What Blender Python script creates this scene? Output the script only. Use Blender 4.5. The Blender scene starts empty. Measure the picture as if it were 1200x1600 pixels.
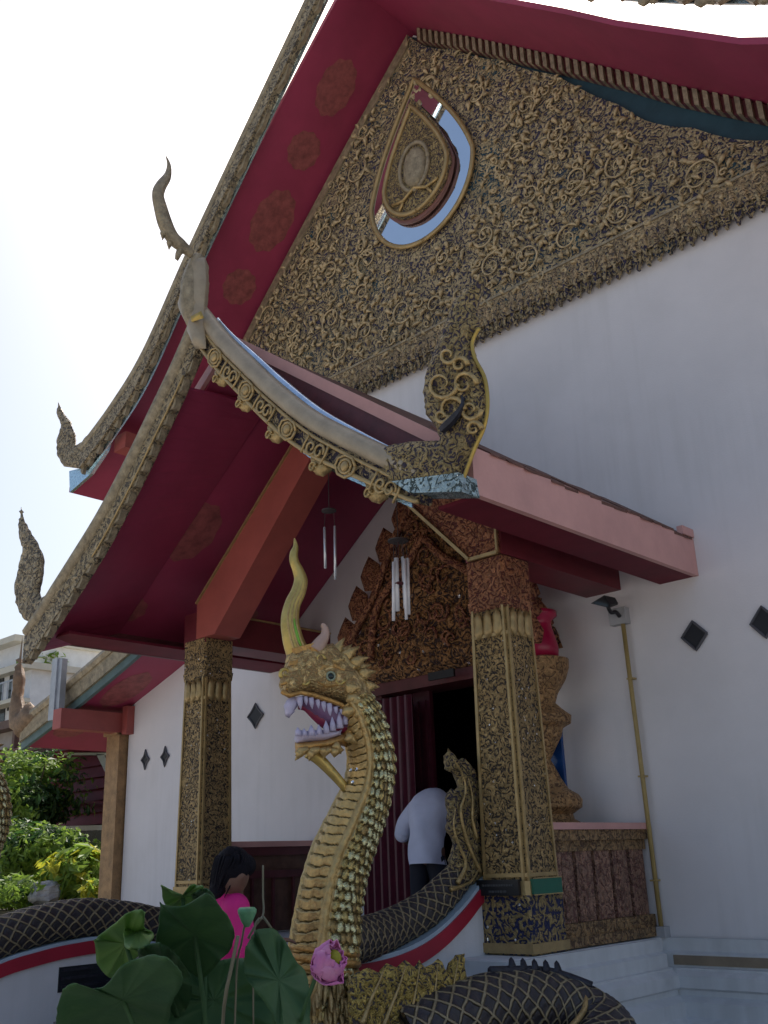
import bpy, bmesh, math, random
from mathutils import Vector, Matrix, Quaternion, noise as mnoise
from mathutils.geometry import delaunay_2d_cdt, tessellate_polygon
random.seed(7)
SC = bpy.context.scene
COL = SC.collection
R = math.radians

# ------------------------------------------------------------------ camera
YAW, PITCH, ROLL, FPX = R(-42.918), R(19.335), R(-2.079), 1554.7
cy, sy, cp, sp = math.cos(YAW), math.sin(YAW), math.cos(PITCH), math.sin(PITCH)
FW = Vector((sy*cp, cy*cp, sp)); r0 = Vector((cy, -sy, 0)); u0 = r0.cross(FW)
RT = r0*math.cos(ROLL) + u0*math.sin(ROLL); UP = u0*math.cos(ROLL) - r0*math.sin(ROLL)
EYE = Vector((0, 0, 1.55))
cam = bpy.data.cameras.new('camera'); co = bpy.data.objects.new('camera', cam); COL.objects.link(co)
cam.sensor_fit = 'VERTICAL'; cam.sensor_height = 36; cam.lens = 36*FPX/1600
cam.clip_end = 3000; cam.clip_start = 0.05
m3 = Matrix((RT, UP, -FW)).transposed()
co.matrix_world = Matrix.Translation(EYE) @ m3.to_4x4()
SC.camera = co

# ------------------------------------------------------------------ light
SUN_EL, SUN_AZ = R(52), R(-28)          # azimuth from +Y (into the building) towards +X
w = bpy.data.worlds.new('World'); SC.world = w; w.use_nodes = True
wt = w.node_tree; bg = wt.nodes['Background']
sky = wt.nodes.new('ShaderNodeTexSky'); sky.sky_type = 'NISHITA'; sky.sun_disc = False
sky.sun_elevation = SUN_EL; sky.sun_rotation = SUN_AZ
sky.air_density = 1.2; sky.dust_density = 4.0; sky.ozone_density = 1.0
wt.links.new(sky.outputs[0], bg.inputs[0]); bg.inputs[1].default_value = 0.12
sl = bpy.data.lights.new('sun', 'SUN'); sl.energy = 4.0; sl.angle = R(0.5); sl.color = (1, .95, .87)
so = bpy.data.objects.new('sun', sl); COL.objects.link(so)
sd = Vector((math.sin(SUN_AZ)*math.cos(SUN_EL), math.cos(SUN_AZ)*math.cos(SUN_EL), math.sin(SUN_EL)))
so.rotation_euler = sd.to_track_quat('Z', 'Y').to_euler(); so.location = (0, 0, 30)
SC.view_settings.view_transform = 'Standard'; SC.view_settings.look = 'None'
SC.view_settings.exposure = 0.42; SC.view_settings.gamma = 1
SC.cycles.max_bounces = 6; SC.cycles.diffuse_bounces = 3; SC.cycles.use_denoising = True

# ------------------------------------------------------------------ helpers
def px(x, y, X=None, Y=None, Z=None, D=None):
    """point of the photograph's ray on a plane of the real place"""
    d = FW*FPX + RT*(x-600) - UP*(y-800)
    if X is not None: t = (X-EYE.x)/d.x
    elif Y is not None: t = (Y-EYE.y)/d.y
    elif Z is not None: t = (Z-EYE.z)/d.z
    else: t = D/FPX
    return EYE + d*t
def pxn(x, y, P, n):
    d = FW*FPX + RT*(x-600) - UP*(y-800)
    return EYE + d*((P-EYE).dot(n)/d.dot(n))

ORG = {}
def thing(name, label, cat, loc, group=None):
    o = bpy.data.objects.new(name, None); COL.objects.link(o); o.location = loc
    o.empty_display_size = .2
    o['label'] = label; o['category'] = cat
    if group: o['group'] = group
    ORG[o] = Vector(loc); return o
def tag(o, label=None, cat=None, group=None, kind=None):
    for k, v in (('label', label), ('category', cat), ('group', group), ('kind', kind)):
        if v: o[k] = v
    return o

class MB:
    def __init__(s): s.v = []; s.f = []; s.m = []
    def add(s, vs, fs, m=0):
        b = len(s.v); s.v += [Vector(v) for v in vs]
        for f in fs: s.f.append([b+i for i in f]); s.m.append(m)
        return s
    def box(s, x0, x1, y0, y1, z0, z1, m=0):
        return s.add([(x0,y0,z0),(x1,y0,z0),(x1,y1,z0),(x0,y1,z0),(x0,y0,z1),(x1,y0,z1),(x1,y1,z1),(x0,y1,z1)],
                     [(0,3,2,1),(4,5,6,7),(0,1,5,4),(1,2,6,5),(2,3,7,6),(3,0,4,7)], m)
    def frust(s, c, h0, h1, z0, z1, m=0, ch=0.0):
        """tapered square post with chamfered corners"""
        def ring(h, z):
            k = h*ch; a = h
            return [(c[0]+x, c[1]+y, z) for x, y in ((-a+k,-a),(a-k,-a),(a,-a+k),(a,a-k),(a-k,a),(-a+k,a),(-a,a-k),(-a,-a+k))]
        vs = ring(h0, z0) + ring(h1, z1)
        fs = [(i, (i+1) % 8, 8+(i+1) % 8, 8+i) for i in range(8)] + [tuple(range(7,-1,-1)), tuple(range(8,16))]
        return s.add(vs, fs, m)
    def prism(s, pts, d, m=0, mb=None):
        """planar polygon pts (3D) extruded by vector d"""
        n = len(pts); d = Vector(d); P = [Vector(p) for p in pts]
        b = len(s.v); s.v += P + [p+d for p in P]
        tri = tessellate_polygon([P])
        for t in tri:
            s.f.append([b+i for i in t]); s.m.append(m); s.f.append([b+n+i for i in reversed(t)]); s.m.append(m)
        for i in range(n):
            j = (i+1) % n
            s.f.append([b+i, b+j, b+n+j, b+n+i]); s.m.append(m if mb is None else mb)
        return s
    def bar(s, a, b, w, h, m=0, up=(0,0,1)):
        a = Vector(a); b = Vector(b); d = (b-a).normalized(); u = Vector(up); x = d.cross(u).normalized(); u = x.cross(d)
        vs = [p + x*i*w/2 + u*j*h/2 for p in (a, b) for i, j in ((-1,-1),(1,-1),(1,1),(-1,1))]
        return s.add(vs, [(0,1,2,3),(7,6,5,4),(0,4,5,1),(1,5,6,2),(2,6,7,3),(3,7,4,0)], m)
    def tube(s, pts, rs, seg=8, m=0, flat=None, cap=True):
        """round or elliptical sweep; flat=(vector, factor) squashes along that direction"""
        P = [Vector(p) for p in pts]; n = len(P)
        if not hasattr(rs, '__len__'): rs = [rs]*n
        t0 = (P[1]-P[0]).normalized()
        nrm = t0.orthogonal().normalized() if flat is None else (Vector(flat[0]) - t0*Vector(flat[0]).dot(t0)).normalized()
        vs = []
        for i in range(n):
            t = (P[min(i+1,n-1)] - P[max(i-1,0)]).normalized()
            if flat is None: nrm = (nrm - t*nrm.dot(t)).normalized()
            else: nrm = (Vector(flat[0]) - t*Vector(flat[0]).dot(t)).normalized()
            bn = t.cross(nrm); k = 1 if flat is None else flat[1]
            for j in range(seg):
                a = 2*math.pi*j/seg
                vs.append(P[i] + nrm*math.cos(a)*rs[i]*k + bn*math.sin(a)*rs[i])
        fs = [(i*seg+j, i*seg+(j+1) % seg, (i+1)*seg+(j+1) % seg, (i+1)*seg+j) for i in range(n-1) for j in range(seg)]
        if cap: fs += [tuple(range(seg-1,-1,-1)), tuple((n-1)*seg+j for j in range(seg))]
        return s.add(vs, fs, m)
    def lathe(s, c, prof, seg=20, m=0):
        c = Vector(c); n = len(prof)
        vs = [c + Vector((r*math.cos(2*math.pi*j/seg), r*math.sin(2*math.pi*j/seg), z)) for r, z in prof for j in range(seg)]
        fs = [(i*seg+j, i*seg+(j+1) % seg, (i+1)*seg+(j+1) % seg, (i+1)*seg+j) for i in range(n-1) for j in range(seg)]
        fs += [tuple(range(seg-1,-1,-1)), tuple((n-1)*seg+j for j in range(seg))]
        return s.add(vs, fs, m)
    def ball(s, c, r, seg=12, m=0):
        if not hasattr(r, '__len__'): r = (r, r, r)
        prof = [(math.sin(math.pi*i/seg), -math.cos(math.pi*i/seg)) for i in range(seg+1)]
        vs = [(c[0]+max(a,1e-3)*r[0]*math.cos(2*math.pi*j/seg), c[1]+max(a,1e-3)*r[1]*math.sin(2*math.pi*j/seg), c[2]+z*r[2]) for a, z in prof for j in range(seg)]
        fs = [(i*seg+j, i*seg+(j+1) % seg, (i+1)*seg+(j+1) % seg, (i+1)*seg+j) for i in range(seg) for j in range(seg)]
        return s.add(vs, fs, m)
    def puff(s, outline, nrm, th, rad=None, res=.03, m=0, relief=0.0, rsc=30):
        """rounded solid from a planar outline: thick in the middle, thin at the rim"""
        P = [Vector(p) for p in outline]; n = Vector(nrm).normalized(); o = P[0]
        a = (Vector((0,0,1)) - n*n.z)
        a = a.normalized() if a.length > 1e-3 else Vector((1,0,0)); b = n.cross(a)
        q = [Vector(((p-o).dot(b), (p-o).dot(a))) for p in P]
        bd = []
        for i in range(len(q)):
            c, d = q[i], q[(i+1) % len(q)]; k = max(1, int((d-c).length/res))
            bd += [c + (d-c)*j/k for j in range(k)]
        N = len(bd); ins = []
        xs = [p.x for p in bd]; ys = [p.y for p in bd]
        def inside(x, y):
            r = False; j = N-1
            for i in range(N):
                if (bd[i].y > y) != (bd[j].y > y) and x < (bd[j].x-bd[i].x)*(y-bd[i].y)/(bd[j].y-bd[i].y)+bd[i].x: r = not r
                j = i
            return r
        def dist(x, y): return min((x-p.x)**2+(y-p.y)**2 for p in bd)**.5
        y = min(ys); row = 0
        while y < max(ys):
            x = min(xs) + (row % 2)*res/2
            while x < max(xs):
                if inside(x, y) and dist(x, y) > res*.55: ins.append(Vector((x, y)))
                x += res
            y += res*.866; row += 1
        V, E, F, *_ = delaunay_2d_cdt(bd+ins, [(i, (i+1) % N) for i in range(N)], [list(range(N))], 1, 1e-6)
        dd = [dist(v.x, v.y) for v in V]; rad = rad or max(dd)
        base = len(s.v); nv = len(V); front = []; back = []
        for v, d in zip(V, dd):
            t = min(d/rad, 1); h = th*math.sqrt(max(0, 1-(1-t)**2)) + .002
            if relief: h += relief*t*mnoise.noise(Vector((v.x*rsc, v.y*rsc, 0)))
            p = o + b*v.x + a*v.y
            front.append(p+n*h); back.append(p-n*h)
        s.v += front+back
        for f in F:
            s.f.append([base+i for i in f]); s.m.append(m); s.f.append([base+nv+i for i in reversed(f)]); s.m.append(m)
        # rim
        cnt = {}
        for f in F:
            for i in range(len(f)):
                e = (f[i], f[(i+1) % len(f)]); cnt[tuple(sorted(e))] = cnt.get(tuple(sorted(e)), []) + [e]
        for k, l in cnt.items():
            if len(l) == 1:
                i, j = l[0]; s.f.append([base+j, base+i, base+nv+i, base+nv+j]); s.m.append(m)
        return s
    def build(s, name, mats, parent=None, smooth=False, recalc=True):
        me = bpy.data.meshes.new(name)
        o = ORG.get(parent, Vector((0,0,0)))
        me.from_pydata([tuple(v-o) for v in s.v], [], s.f)
        if not isinstance(mats, (list, tuple)): mats = [mats]
        for m in mats: me.materials.append(m)
        if len(mats) > 1: me.polygons.foreach_set('material_index', s.m)
        if smooth: me.polygons.foreach_set('use_smooth', [True]*len(s.f))
        me.update()
        if recalc:
            bm = bmesh.new(); bm.from_mesh(me); bmesh.ops.recalc_face_normals(bm, faces=bm.faces); bm.to_mesh(me); bm.free()
        ob = bpy.data.objects.new(name, me); COL.objects.link(ob)
        if parent is not None: ob.parent = parent; ORG[ob] = o
        return ob

def spline(pts, n):
    """Catmull-Rom through points (any dimension) resampled to n"""
    P = [Vector(p) for p in pts]; out = []
    m = len(P)-1
    for k in range(n):
        t = k/(n-1)*m; i = min(int(t), m-1); f = t-i
        a, b, c, d = P[max(i-1,0)], P[i], P[i+1], P[min(i+2,m)]
        out.append(.5*((2*b)+(c-a)*f+(2*a-5*b+4*c-d)*f*f+(3*b-a-3*c+d)*f**3))
    return out
def lerp_table(tab, x):
    if x <= tab[0][0]: return tab[0][1]
    for (a, b), (c, d) in zip(tab, tab[1:]):
        if x <= c: return b+(d-b)*(x-a)/(c-a)
    return tab[-1][1]

# ------------------------------------------------------------------ materials
def mat(name, col, rough=.6, metal=0.0, var=.12, vs=3.0, bump=.0, bs=40, spec=.5, stain=None):
    """plain surface with broad colour variation, fine grain and a bump"""
    m = bpy.data.materials.new(name); m.use_nodes = True; nt = m.node_tree; N = nt.nodes; L = nt.links
    b = N['Principled BSDF']; b.inputs['Roughness'].default_value = rough; b.inputs['Metallic'].default_value = metal
    b.inputs['Specular IOR Level'].default_value = spec
    tc = N.new('ShaderNodeTexCoord')
    n1 = N.new('ShaderNodeTexNoise'); n1.inputs['Scale'].default_value = vs; n1.inputs['Detail'].default_value = 6; n1.inputs['Roughness'].default_value = .65
    L.new(tc.outputs['Object'], n1.inputs['Vector'])
    mx = N.new('ShaderNodeMix'); mx.data_type = 'RGBA'
    mx.inputs['A'].default_value = (*[c*(1-var*1.6) for c in col], 1); mx.inputs['B'].default_value = (*[min(1, c*(1+var)) for c in col], 1)
    rp = N.new('ShaderNodeMapRange'); rp.inputs['From Min'].default_value = .3; rp.inputs['From Max'].default_value = .7
    L.new(n1.outputs['Fac'], rp.inputs['Value']); L.new(rp.outputs[0], mx.inputs['Factor'])
    out = mx.outputs['Result']
    if stain:
        n3 = N.new('ShaderNodeTexNoise'); n3.inputs['Scale'].default_value = stain[1]; n3.inputs['Detail'].default_value = 8
        L.new(tc.outputs['Object'], n3.inputs['Vector'])
        r3 = N.new('ShaderNodeMapRange'); r3.inputs['From Min'].default_value = .55; r3.inputs['From Max'].default_value = .75; r3.inputs['To Max'].default_value = stain[2]
        L.new(n3.outputs['Fac'], r3.inputs['Value'])
        m2 = N.new('ShaderNodeMix'); m2.data_type = 'RGBA'; m2.inputs['B'].default_value = (*stain[0], 1)
        L.new(r3.outputs[0], m2.inputs['Factor']); L.new(out, m2.inputs['A']); out = m2.outputs['Result']
    L.new(out, b.inputs['Base Color'])
    if bump:
        n2 = N.new('ShaderNodeTexNoise'); n2.inputs['Scale'].default_value = bs; n2.inputs['Detail'].default_value = 4
        L.new(tc.outputs['Object'], n2.inputs['Vector'])
        bp = N.new('ShaderNodeBump'); bp.inputs['Strength'].default_value = bump; bp.inputs['Distance'].default_value = .02
        L.new(n2.outputs['Fac'], bp.inputs['Height']); L.new(bp.outputs[0], b.inputs['Normal'])
    return m

def relief(name, gold, dark, scale=8, freq=5, rough=.42, metal=.3, th=(.1,.4), warp=.22, bump=1.0, glint=0.0, accent=None, dist=.03, curl=.45):
    """carved and gilded foliage: rounded leaf clumps and scroll lines over a painted ground"""
    m = bpy.data.materials.new(name); m.use_nodes = True; nt = m.node_tree; N = nt.nodes; L = nt.links
    b = N['Principled BSDF']
    def node(t, **k):
        n = N.new(t)
        for p, v in k.items(): setattr(n, p, v)
        return n
    def math_(op, x, y=None, z=None, clamp=False):
        n = node('ShaderNodeMath', operation=op, use_clamp=clamp)
        for i, v in enumerate((x, y, z)):
            if v is None: continue
            if isinstance(v, (int, float)): n.inputs[i].default_value = v
            else: L.new(v, n.inputs[i])
        return n.outputs[0]
    def rng_(v, a, c, lo=0, hi=1, smooth=True):
        n = node('ShaderNodeMapRange'); n.interpolation_type = 'SMOOTHSTEP' if smooth else 'LINEAR'
        n.inputs['From Min'].default_value = a; n.inputs['From Max'].default_value = c; n.inputs['To Min'].default_value = lo; n.inputs['To Max'].default_value = hi
        L.new(v, n.inputs['Value']); return n.outputs[0]
    tc = node('ShaderNodeTexCoord')
    wn = node('ShaderNodeTexNoise'); wn.inputs['Scale'].default_value = scale*.8; wn.inputs['Detail'].default_value = 2
    L.new(tc.outputs['Object'], wn.inputs['Vector'])
    sub = node('ShaderNodeVectorMath', operation='SUBTRACT'); sub.inputs[1].default_value = (.5,.5,.5); L.new(wn.outputs['Color'], sub.inputs[0])
    sc = node('ShaderNodeVectorMath', operation='SCALE'); sc.inputs['Scale'].default_value = warp*5/scale; L.new(sub.outputs[0], sc.inputs[0])
    ad = node('ShaderNodeVectorMath'); L.new(tc.outputs['Object'], ad.inputs[0]); L.new(sc.outputs[0], ad.inputs[1])
    # scroll lines
    n1 = node('ShaderNodeTexNoise'); n1.inputs['Scale'].default_value = scale*.75; n1.inputs['Detail'].default_value = 1; L.new(ad.outputs[0], n1.inputs['Vector'])
    pp = math_('PINGPONG', math_('MULTIPLY', n1.outputs['Fac'], freq), .5); ridge = math_('MULTIPLY', pp, 2)
    # leaf clumps at two sizes
    v1 = node('ShaderNodeTexVoronoi', feature='DISTANCE_TO_EDGE'); v1.inputs['Scale'].default_value = scale*2.1; L.new(ad.outputs[0], v1.inputs['Vector'])
    v2 = node('ShaderNodeTexVoronoi'); v2.inputs['Scale'].default_value = scale*2.1; L.new(ad.outputs[0], v2.inputs['Vector'])
    v3 = node('ShaderNodeTexVoronoi', feature='DISTANCE_TO_EDGE'); v3.inputs['Scale'].default_value = scale*4.6; L.new(ad.outputs[0], v3.inputs['Vector'])
    leaf = math_('MULTIPLY', rng_(v1.outputs['Distance'], .0, .32), rng_(v3.outputs['Distance'], -.12, .22))
    hgt = math_('ADD', math_('MULTIPLY', rng_(ridge, .1, .95), curl), math_('MULTIPLY', leaf, 1.1-curl))
    mask = rng_(hgt, th[0], th[1])
    n3 = node('ShaderNodeTexNoise'); n3.inputs['Scale'].default_value = scale*9; n3.inputs['Detail'].default_value = 4; L.new(tc.outputs['Object'], n3.inputs['Vector'])
    n5 = node('ShaderNodeTexNoise'); n5.inputs['Scale'].default_value = 2.2; n5.inputs['Detail'].default_value = 4; L.new(tc.outputs['Object'], n5.inputs['Vector'])
    sx = node('ShaderNodeSeparateColor'); L.new(v2.outputs['Color'], sx.inputs[0])
    tone = math_('ADD', math_('MULTIPLY', n3.outputs['Fac'], .45), math_('ADD', math_('MULTIPLY', sx.outputs[0], .3), math_('MULTIPLY', n5.outputs['Fac'], .5)))
    g = node('ShaderNodeMix', data_type='RGBA'); g.inputs['A'].default_value = (*[c*.45 for c in gold], 1); g.inputs['B'].default_value = (*[min(1,c*1.4) for c in gold], 1); L.new(rng_(tone, .3, .95, smooth=False), g.inputs['Factor'])
    dk = node('ShaderNodeRGB'); dk.outputs[0].default_value = (*dark, 1); dc = dk.outputs[0]
    if accent:
        n4 = node('ShaderNodeTexNoise'); n4.inputs['Scale'].default_value = accent[1]; L.new(tc.outputs['Object'], n4.inputs['Vector'])
        a4 = node('ShaderNodeMix', data_type='RGBA'); a4.inputs['B'].default_value = (*accent[0], 1); L.new(dc, a4.inputs['A']); L.new(rng_(n4.outputs['Fac'], .52, .66), a4.inputs['Factor']); dc = a4.outputs['Result']
    mx = node('ShaderNodeMix', data_type='RGBA'); L.new(dc, mx.inputs['A']); L.new(g.outputs['Result'], mx.inputs['B']); L.new(mask, mx.inputs['Factor']); colr = mx.outputs['Result']
    mo = math_('MULTIPLY', mask, metal); ro = rng_(mask, 0, 1, .75, rough, False)
    if glint:      # scattered mirror-glass chips
        vg = node('ShaderNodeTexVoronoi'); vg.inputs['Scale'].default_value = glint; L.new(tc.outputs['Object'], vg.inputs['Vector'])
        sg = node('ShaderNodeSeparateColor'); L.new(vg.outputs['Color'], sg.inputs[0])
        gm = math_('MULTIPLY', math_('LESS_THAN', vg.outputs['Distance'], .17), math_('GREATER_THAN', sg.outputs[0], .72))
        gx = node('ShaderNodeMix', data_type='RGBA'); gx.inputs['B'].default_value = (.85,.85,.85,1); L.new(colr, gx.inputs['A']); L.new(gm, gx.inputs['Factor']); colr = gx.outputs['Result']
        mo = math_('MAXIMUM', mo, gm); ro = math_('MULTIPLY_ADD', gm, -.6, ro, True)
    L.new(colr, b.inputs['Base Color']); L.new(mo, b.inputs['Metallic']); L.new(ro, b.inputs['Roughness'])
    bp = node('ShaderNodeBump'); bp.inputs['Strength'].default_value = bump; bp.inputs['Distance'].default_value = dist
    L.new(math_('MULTIPLY_ADD', n3.outputs['Fac'], .18, math_('MINIMUM', hgt, .8)), bp.inputs['Height']); L.new(bp.outputs[0], b.inputs['Normal'])
    return m

M = {}
def streaks(m, col, amt):
    nt = m.node_tree; N = nt.nodes; L = nt.links; b = N['Principled BSDF']; src = b.inputs['Base Color'].links[0].from_socket
    tc = N.new('ShaderNodeTexCoord'); mp = N.new('ShaderNodeMapping'); mp.inputs['Scale'].default_value = (5,5,.35); L.new(tc.outputs['Object'], mp.inputs['Vector'])
    n = N.new('ShaderNodeTexNoise'); n.inputs['Scale'].default_value = 1.6; n.inputs['Detail'].default_value = 7; L.new(mp.outputs[0], n.inputs['Vector'])
    n2 = N.new('ShaderNodeTexNoise'); n2.inputs['Scale'].default_value = .5; L.new(tc.outputs['Object'], n2.inputs['Vector'])
    mu = N.new('ShaderNodeMath'); mu.operation = 'MULTIPLY'; L.new(n.outputs['Fac'], mu.inputs[0]); L.new(n2.outputs['Fac'], mu.inputs[1])
    r = N.new('ShaderNodeMapRange'); r.inputs['From Min'].default_value = .26; r.inputs['From Max'].default_value = .42; r.inputs['To Max'].default_value = amt; L.new(mu.outputs[0], r.inputs['Value'])
    x = N.new('ShaderNodeMix'); x.data_type = 'RGBA'; x.inputs['B'].default_value = (*col,1); L.new(src, x.inputs['A']); L.new(r.outputs[0], x.inputs['Factor']); L.new(x.outputs['Result'], b.inputs['Base Color'])
    return m
M['wall'] = mat('white_plaster', (.76,.73,.75), .75, var=.035, vs=1.1, bump=.08, bs=60, stain=((.55,.53,.52), .9, .25))
streaks(M['wall'], (.45,.43,.41), .17)
M['plinth'] = mat('plinth_plaster', (.66,.67,.69), .7, var=.05, vs=2, bump=.1, bs=50, stain=((.3,.3,.3), 1.6, .5))
streaks(M['plinth'], (.32,.32,.31), .22)
M['ledge'] = mat('ledge_brown', (.26,.2,.14), .6, var=.2)
M['soffit'] = mat('crimson_soffit', (.34,.04,.095), .5, var=.12, vs=1.2, bump=.05, bs=20)
M['flower'] = mat('faded_gold_stencil', (.31,.085,.085), .55, var=.25, vs=9)
M['salmon'] = mat('salmon_paint', (.62,.33,.30), .55, var=.08, vs=2, bump=.06, bs=30, stain=((.42,.2,.18), 2.5, .3))
M['orange'] = mat('orange_red_paint', (.42,.10,.08), .5, var=.1, vs=2, bump=.05, bs=30)
M['maroon'] = mat('maroon_wood', (.11,.025,.03), .45, var=.2, vs=5, bump=.1, bs=30)
M['brownwood'] = mat('dark_brown_wood', (.12,.055,.035), .5, var=.3, vs=6, bump=.15, bs=30)
M['tile'] = mat('roof_tile', (.16,.07,.05), .7, var=.35, vs=8, bump=.5, bs=14)
M['gold'] = mat('dull_gold', (.50,.35,.15), .36, .5, var=.25, vs=14, bump=.5, bs=70)
M['goldplain'] = mat('plain_gilt_edge', (.44,.31,.14), .4, .4, var=.15, vs=10, bump=.15, bs=50)
M['greygold'] = mat('weathered_gilt', (.34,.275,.18), .5, .2, var=.3, vs=12, bump=.6, bs=45)
M['capband'] = mat('tan_plaster_band', (.38,.31,.22), .5, .2, var=.12, vs=6, bump=.15, bs=40)
M['gable'] = relief('gable_carving', (.62,.49,.29), (.045,.04,.085), 10, 6, metal=.15, accent=((.012,.07,.11), 1.3), bump=1, dist=.06, th=(.12,.36))
M['scroll'] = mat('gilt_scrolls', (.52,.40,.23), .5, .15, var=.3, vs=12, bump=.3, bs=60)
M['column'] = relief('column_carving', (.47,.315,.135), (.035,.024,.018), 15, 6, metal=.3, glint=20, bump=1, dist=.02, th=(.10,.36))
M['mosaic'] = relief('column_foot_mosaic', (.36,.26,.11), (.012,.016,.07), 11, 5, glint=16, bump=1, dist=.02, th=(.24,.44))
M['carvered'] = relief('red_gold_carving', (.40,.17,.08), (.10,.02,.015), 12, 6, metal=.15, bump=1, dist=.02, th=(.1,.4))
M['pediment'] = relief('pediment_carving', (.42,.21,.08), (.04,.015,.012), 9, 5.5, metal=.3, bump=1, dist=.05, glint=9, th=(.15,.42))
M['barge'] = relief('bargeboard_carving', (.42,.32,.18), (.03,.022,.045), 14, 5, metal=.2, bump=1, th=(.3,.5))
M['flame'] = relief('flame_scrollwork', (.42,.31,.14), (.04,.028,.05), 15, 6, metal=.25, bump=1, dist=.03, th=(.1,.36), curl=.6)
M['teal'] = mat('teal_ground', (.02,.06,.085), .6, var=.2)
M['mirror'] = mat('mirror_glass', (.82,.86,.9), .03, 1.0, var=.02)
M['mosaicmirror'] = mat('mirror_mosaic', (.55,.72,.8), .12, .9, var=.2, vs=30, bump=.3, bs=60)
M['footmosaic'] = relief('dark_mirror_mosaic', (.35,.45,.47), (.03,.05,.05), 14, 4, metal=.4, rough=.25, bump=.5, dist=.01, glint=24)
M['medbody'] = mat('red_brown_edge', (.22,.10,.08), .5)
M['brownflame'] = mat('brown_weathered_flame', (.22,.14,.08), .6, var=.3, vs=9, bump=.6, bs=40)
M['deepbeam'] = mat('dull_red_beam', (.36,.085,.075), .5, var=.12, vs=3)
M['bluemirror'] = mat('pale_blue_mirror', (.62,.74,.88), .15, .8, var=.12, vs=6, bump=.1, bs=40)
M['oldflame'] = relief('weathered_flame_carving', (.42,.33,.20), (.09,.075,.06), 11, 5, metal=.15, bump=1, dist=.03, th=(.08,.34))
M['lace'] = relief('lace_band_carving', (.58,.43,.25), (.10,.075,.06), 13, 5, metal=.15, bump=1, dist=.03, th=(.05,.32))
M['standgold'] = relief('brown_gold_tiers', (.46,.27,.12), (.12,.06,.03), 13, 5, metal=.3, bump=.8, dist=.02, th=(0,.3))
M['soffitline'] = mat('dark_red_eave_board', (.15,.015,.03), .6, var=.15, spec=.2)
M['wing'] = relief('wing_gilt_carving', (.66,.47,.13), (.06,.045,.05), 15, 6, metal=.35, bump=1, dist=.03, th=(.05,.28), curl=.5)
M['ventrim'] = mat('slate_vent_rim', (.09,.09,.105), .5, var=.25)
M['black'] = mat('black_plate', (.008,.008,.012), .4, var=.3)
M['green'] = mat('green_plate', (.01,.12,.07), .4, var=.1)
M['vent'] = mat('dark_vent', (.012,.014,.022), .5, var=.3)
M['red'] = mat('crimson_coping', (.40,.015,.04), .45, var=.1, vs=4)
M['bluecap'] = mat('pale_blue_coping', (.42,.52,.62), .5, var=.1, vs=5)
M['scale'] = mat('gilt_scale', (.58,.43,.16), .22, .75, var=.4, vs=40, bump=.4, bs=120)
M['scalelite'] = mat('bright_scale', (.72,.66,.36), .13, .85, var=.3, vs=60, bump=.5, bs=90)
M['scaledark'] = mat('brown_scale', (.36,.24,.09), .3, .6, var=.3, vs=50, bump=.4, bs=90)
M['scaleedge'] = mat('scale_gap', (.12,.085,.03), .5, .3, var=.2)
M['belly'] = mat('belly_plate_gold', (.54,.37,.15), .34, .55, var=.2, vs=18, bump=.35, bs=60)
M['head'] = relief('naga_head_gold', (.64,.45,.20), (.30,.18,.07), 14, 4, metal=.55, rough=.32, bump=.9, th=(0,.35), dist=.02)
M['crest'] = mat('crest_gold', (.58,.42,.13), .3, .6, var=.15, vs=10, bump=.25, bs=40)
M['lip'] = mat('orange_gilt_lip', (.55,.30,.09), .3, .55, var=.25, vs=16, bump=.5, bs=60)
M['tooth'] = mat('lilac_white_tooth', (.55,.5,.66), .4, var=.12, vs=20)
M['tongue'] = mat('mouth_crimson', (.25,.02,.06), .4, var=.2)
M['gum'] = mat('mouth_purple', (.2,.1,.2), .45, var=.2)
M['eye'] = mat('eye_black', (.01,.02,.02), .1, var=.1)
M['eyering'] = mat('eye_ring_green', (.28,.32,.22), .3, var=.1)
M['greenpaint'] = mat('lime_paint', (.22,.5,.06), .5, var=.15)
M['netlite'] = mat('net_ridge', (.23,.2,.15), .5, .25, var=.25, vs=20, bump=.4, bs=70)
M['netdark'] = mat('net_ground', (.022,.022,.035), .5, .1, var=.4, vs=20)
M['leaf'] = None
M['shirt'] = mat('white_cotton', (.60,.62,.78), .8, var=.05, vs=6, bump=.15, bs=14)
M['trouser'] = mat('dark_cloth', (.012,.013,.025), .8, var=.2)
M['pink'] = mat('magenta_cloth', (.62,.01,.20), .7, var=.08, vs=8, bump=.2, bs=18)
M['skin'] = mat('brown_skin', (.16,.08,.055), .5, var=.1, vs=12)
M['hair'] = mat('black_hair', (.006,.005,.010), .75, spec=.2, var=.3, vs=30, bump=.4, bs=90)
M['steel'] = mat('silver_tube', (.72,.76,.82), .25, .5, var=.1)
M['cord'] = mat('dark_cord', (.05,.04,.04), .7)
M['conduit'] = mat('yellowed_conduit', (.40,.29,.11), .5, var=.15, vs=4)
M['greybox'] = mat('grey_box', (.4,.4,.42), .5, var=.1)
M['vase'] = mat('magenta_vase', (.38,.01,.06), .3, var=.1)
M['blue'] = mat('blue_glass', (.01,.06,.22), .2, var=.1)
M['curtain'] = mat('maroon_curtain', (.10,.012,.03), .35, var=.2, vs=8)
M['sash'] = mat('orange_sash', (.75,.13,.03), .5, var=.1)
M['dark'] = mat('dark_interior', (.05,.04,.05), .7, var=.3)
M['shade_lining'] = mat('doorway_shade_lining', (.02,.018,.035), .6, var=.3)  # near-black colour puts the unlit interior's shade into the screen
M['paving'] = mat('pale_concrete_paving', (.42,.40,.37), .85, var=.25, vs=2, bump=.3, bs=30)
M['soil'] = mat('garden_soil', (.10,.085,.05), .9, var=.4, vs=4, bump=.5, bs=20)
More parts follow.
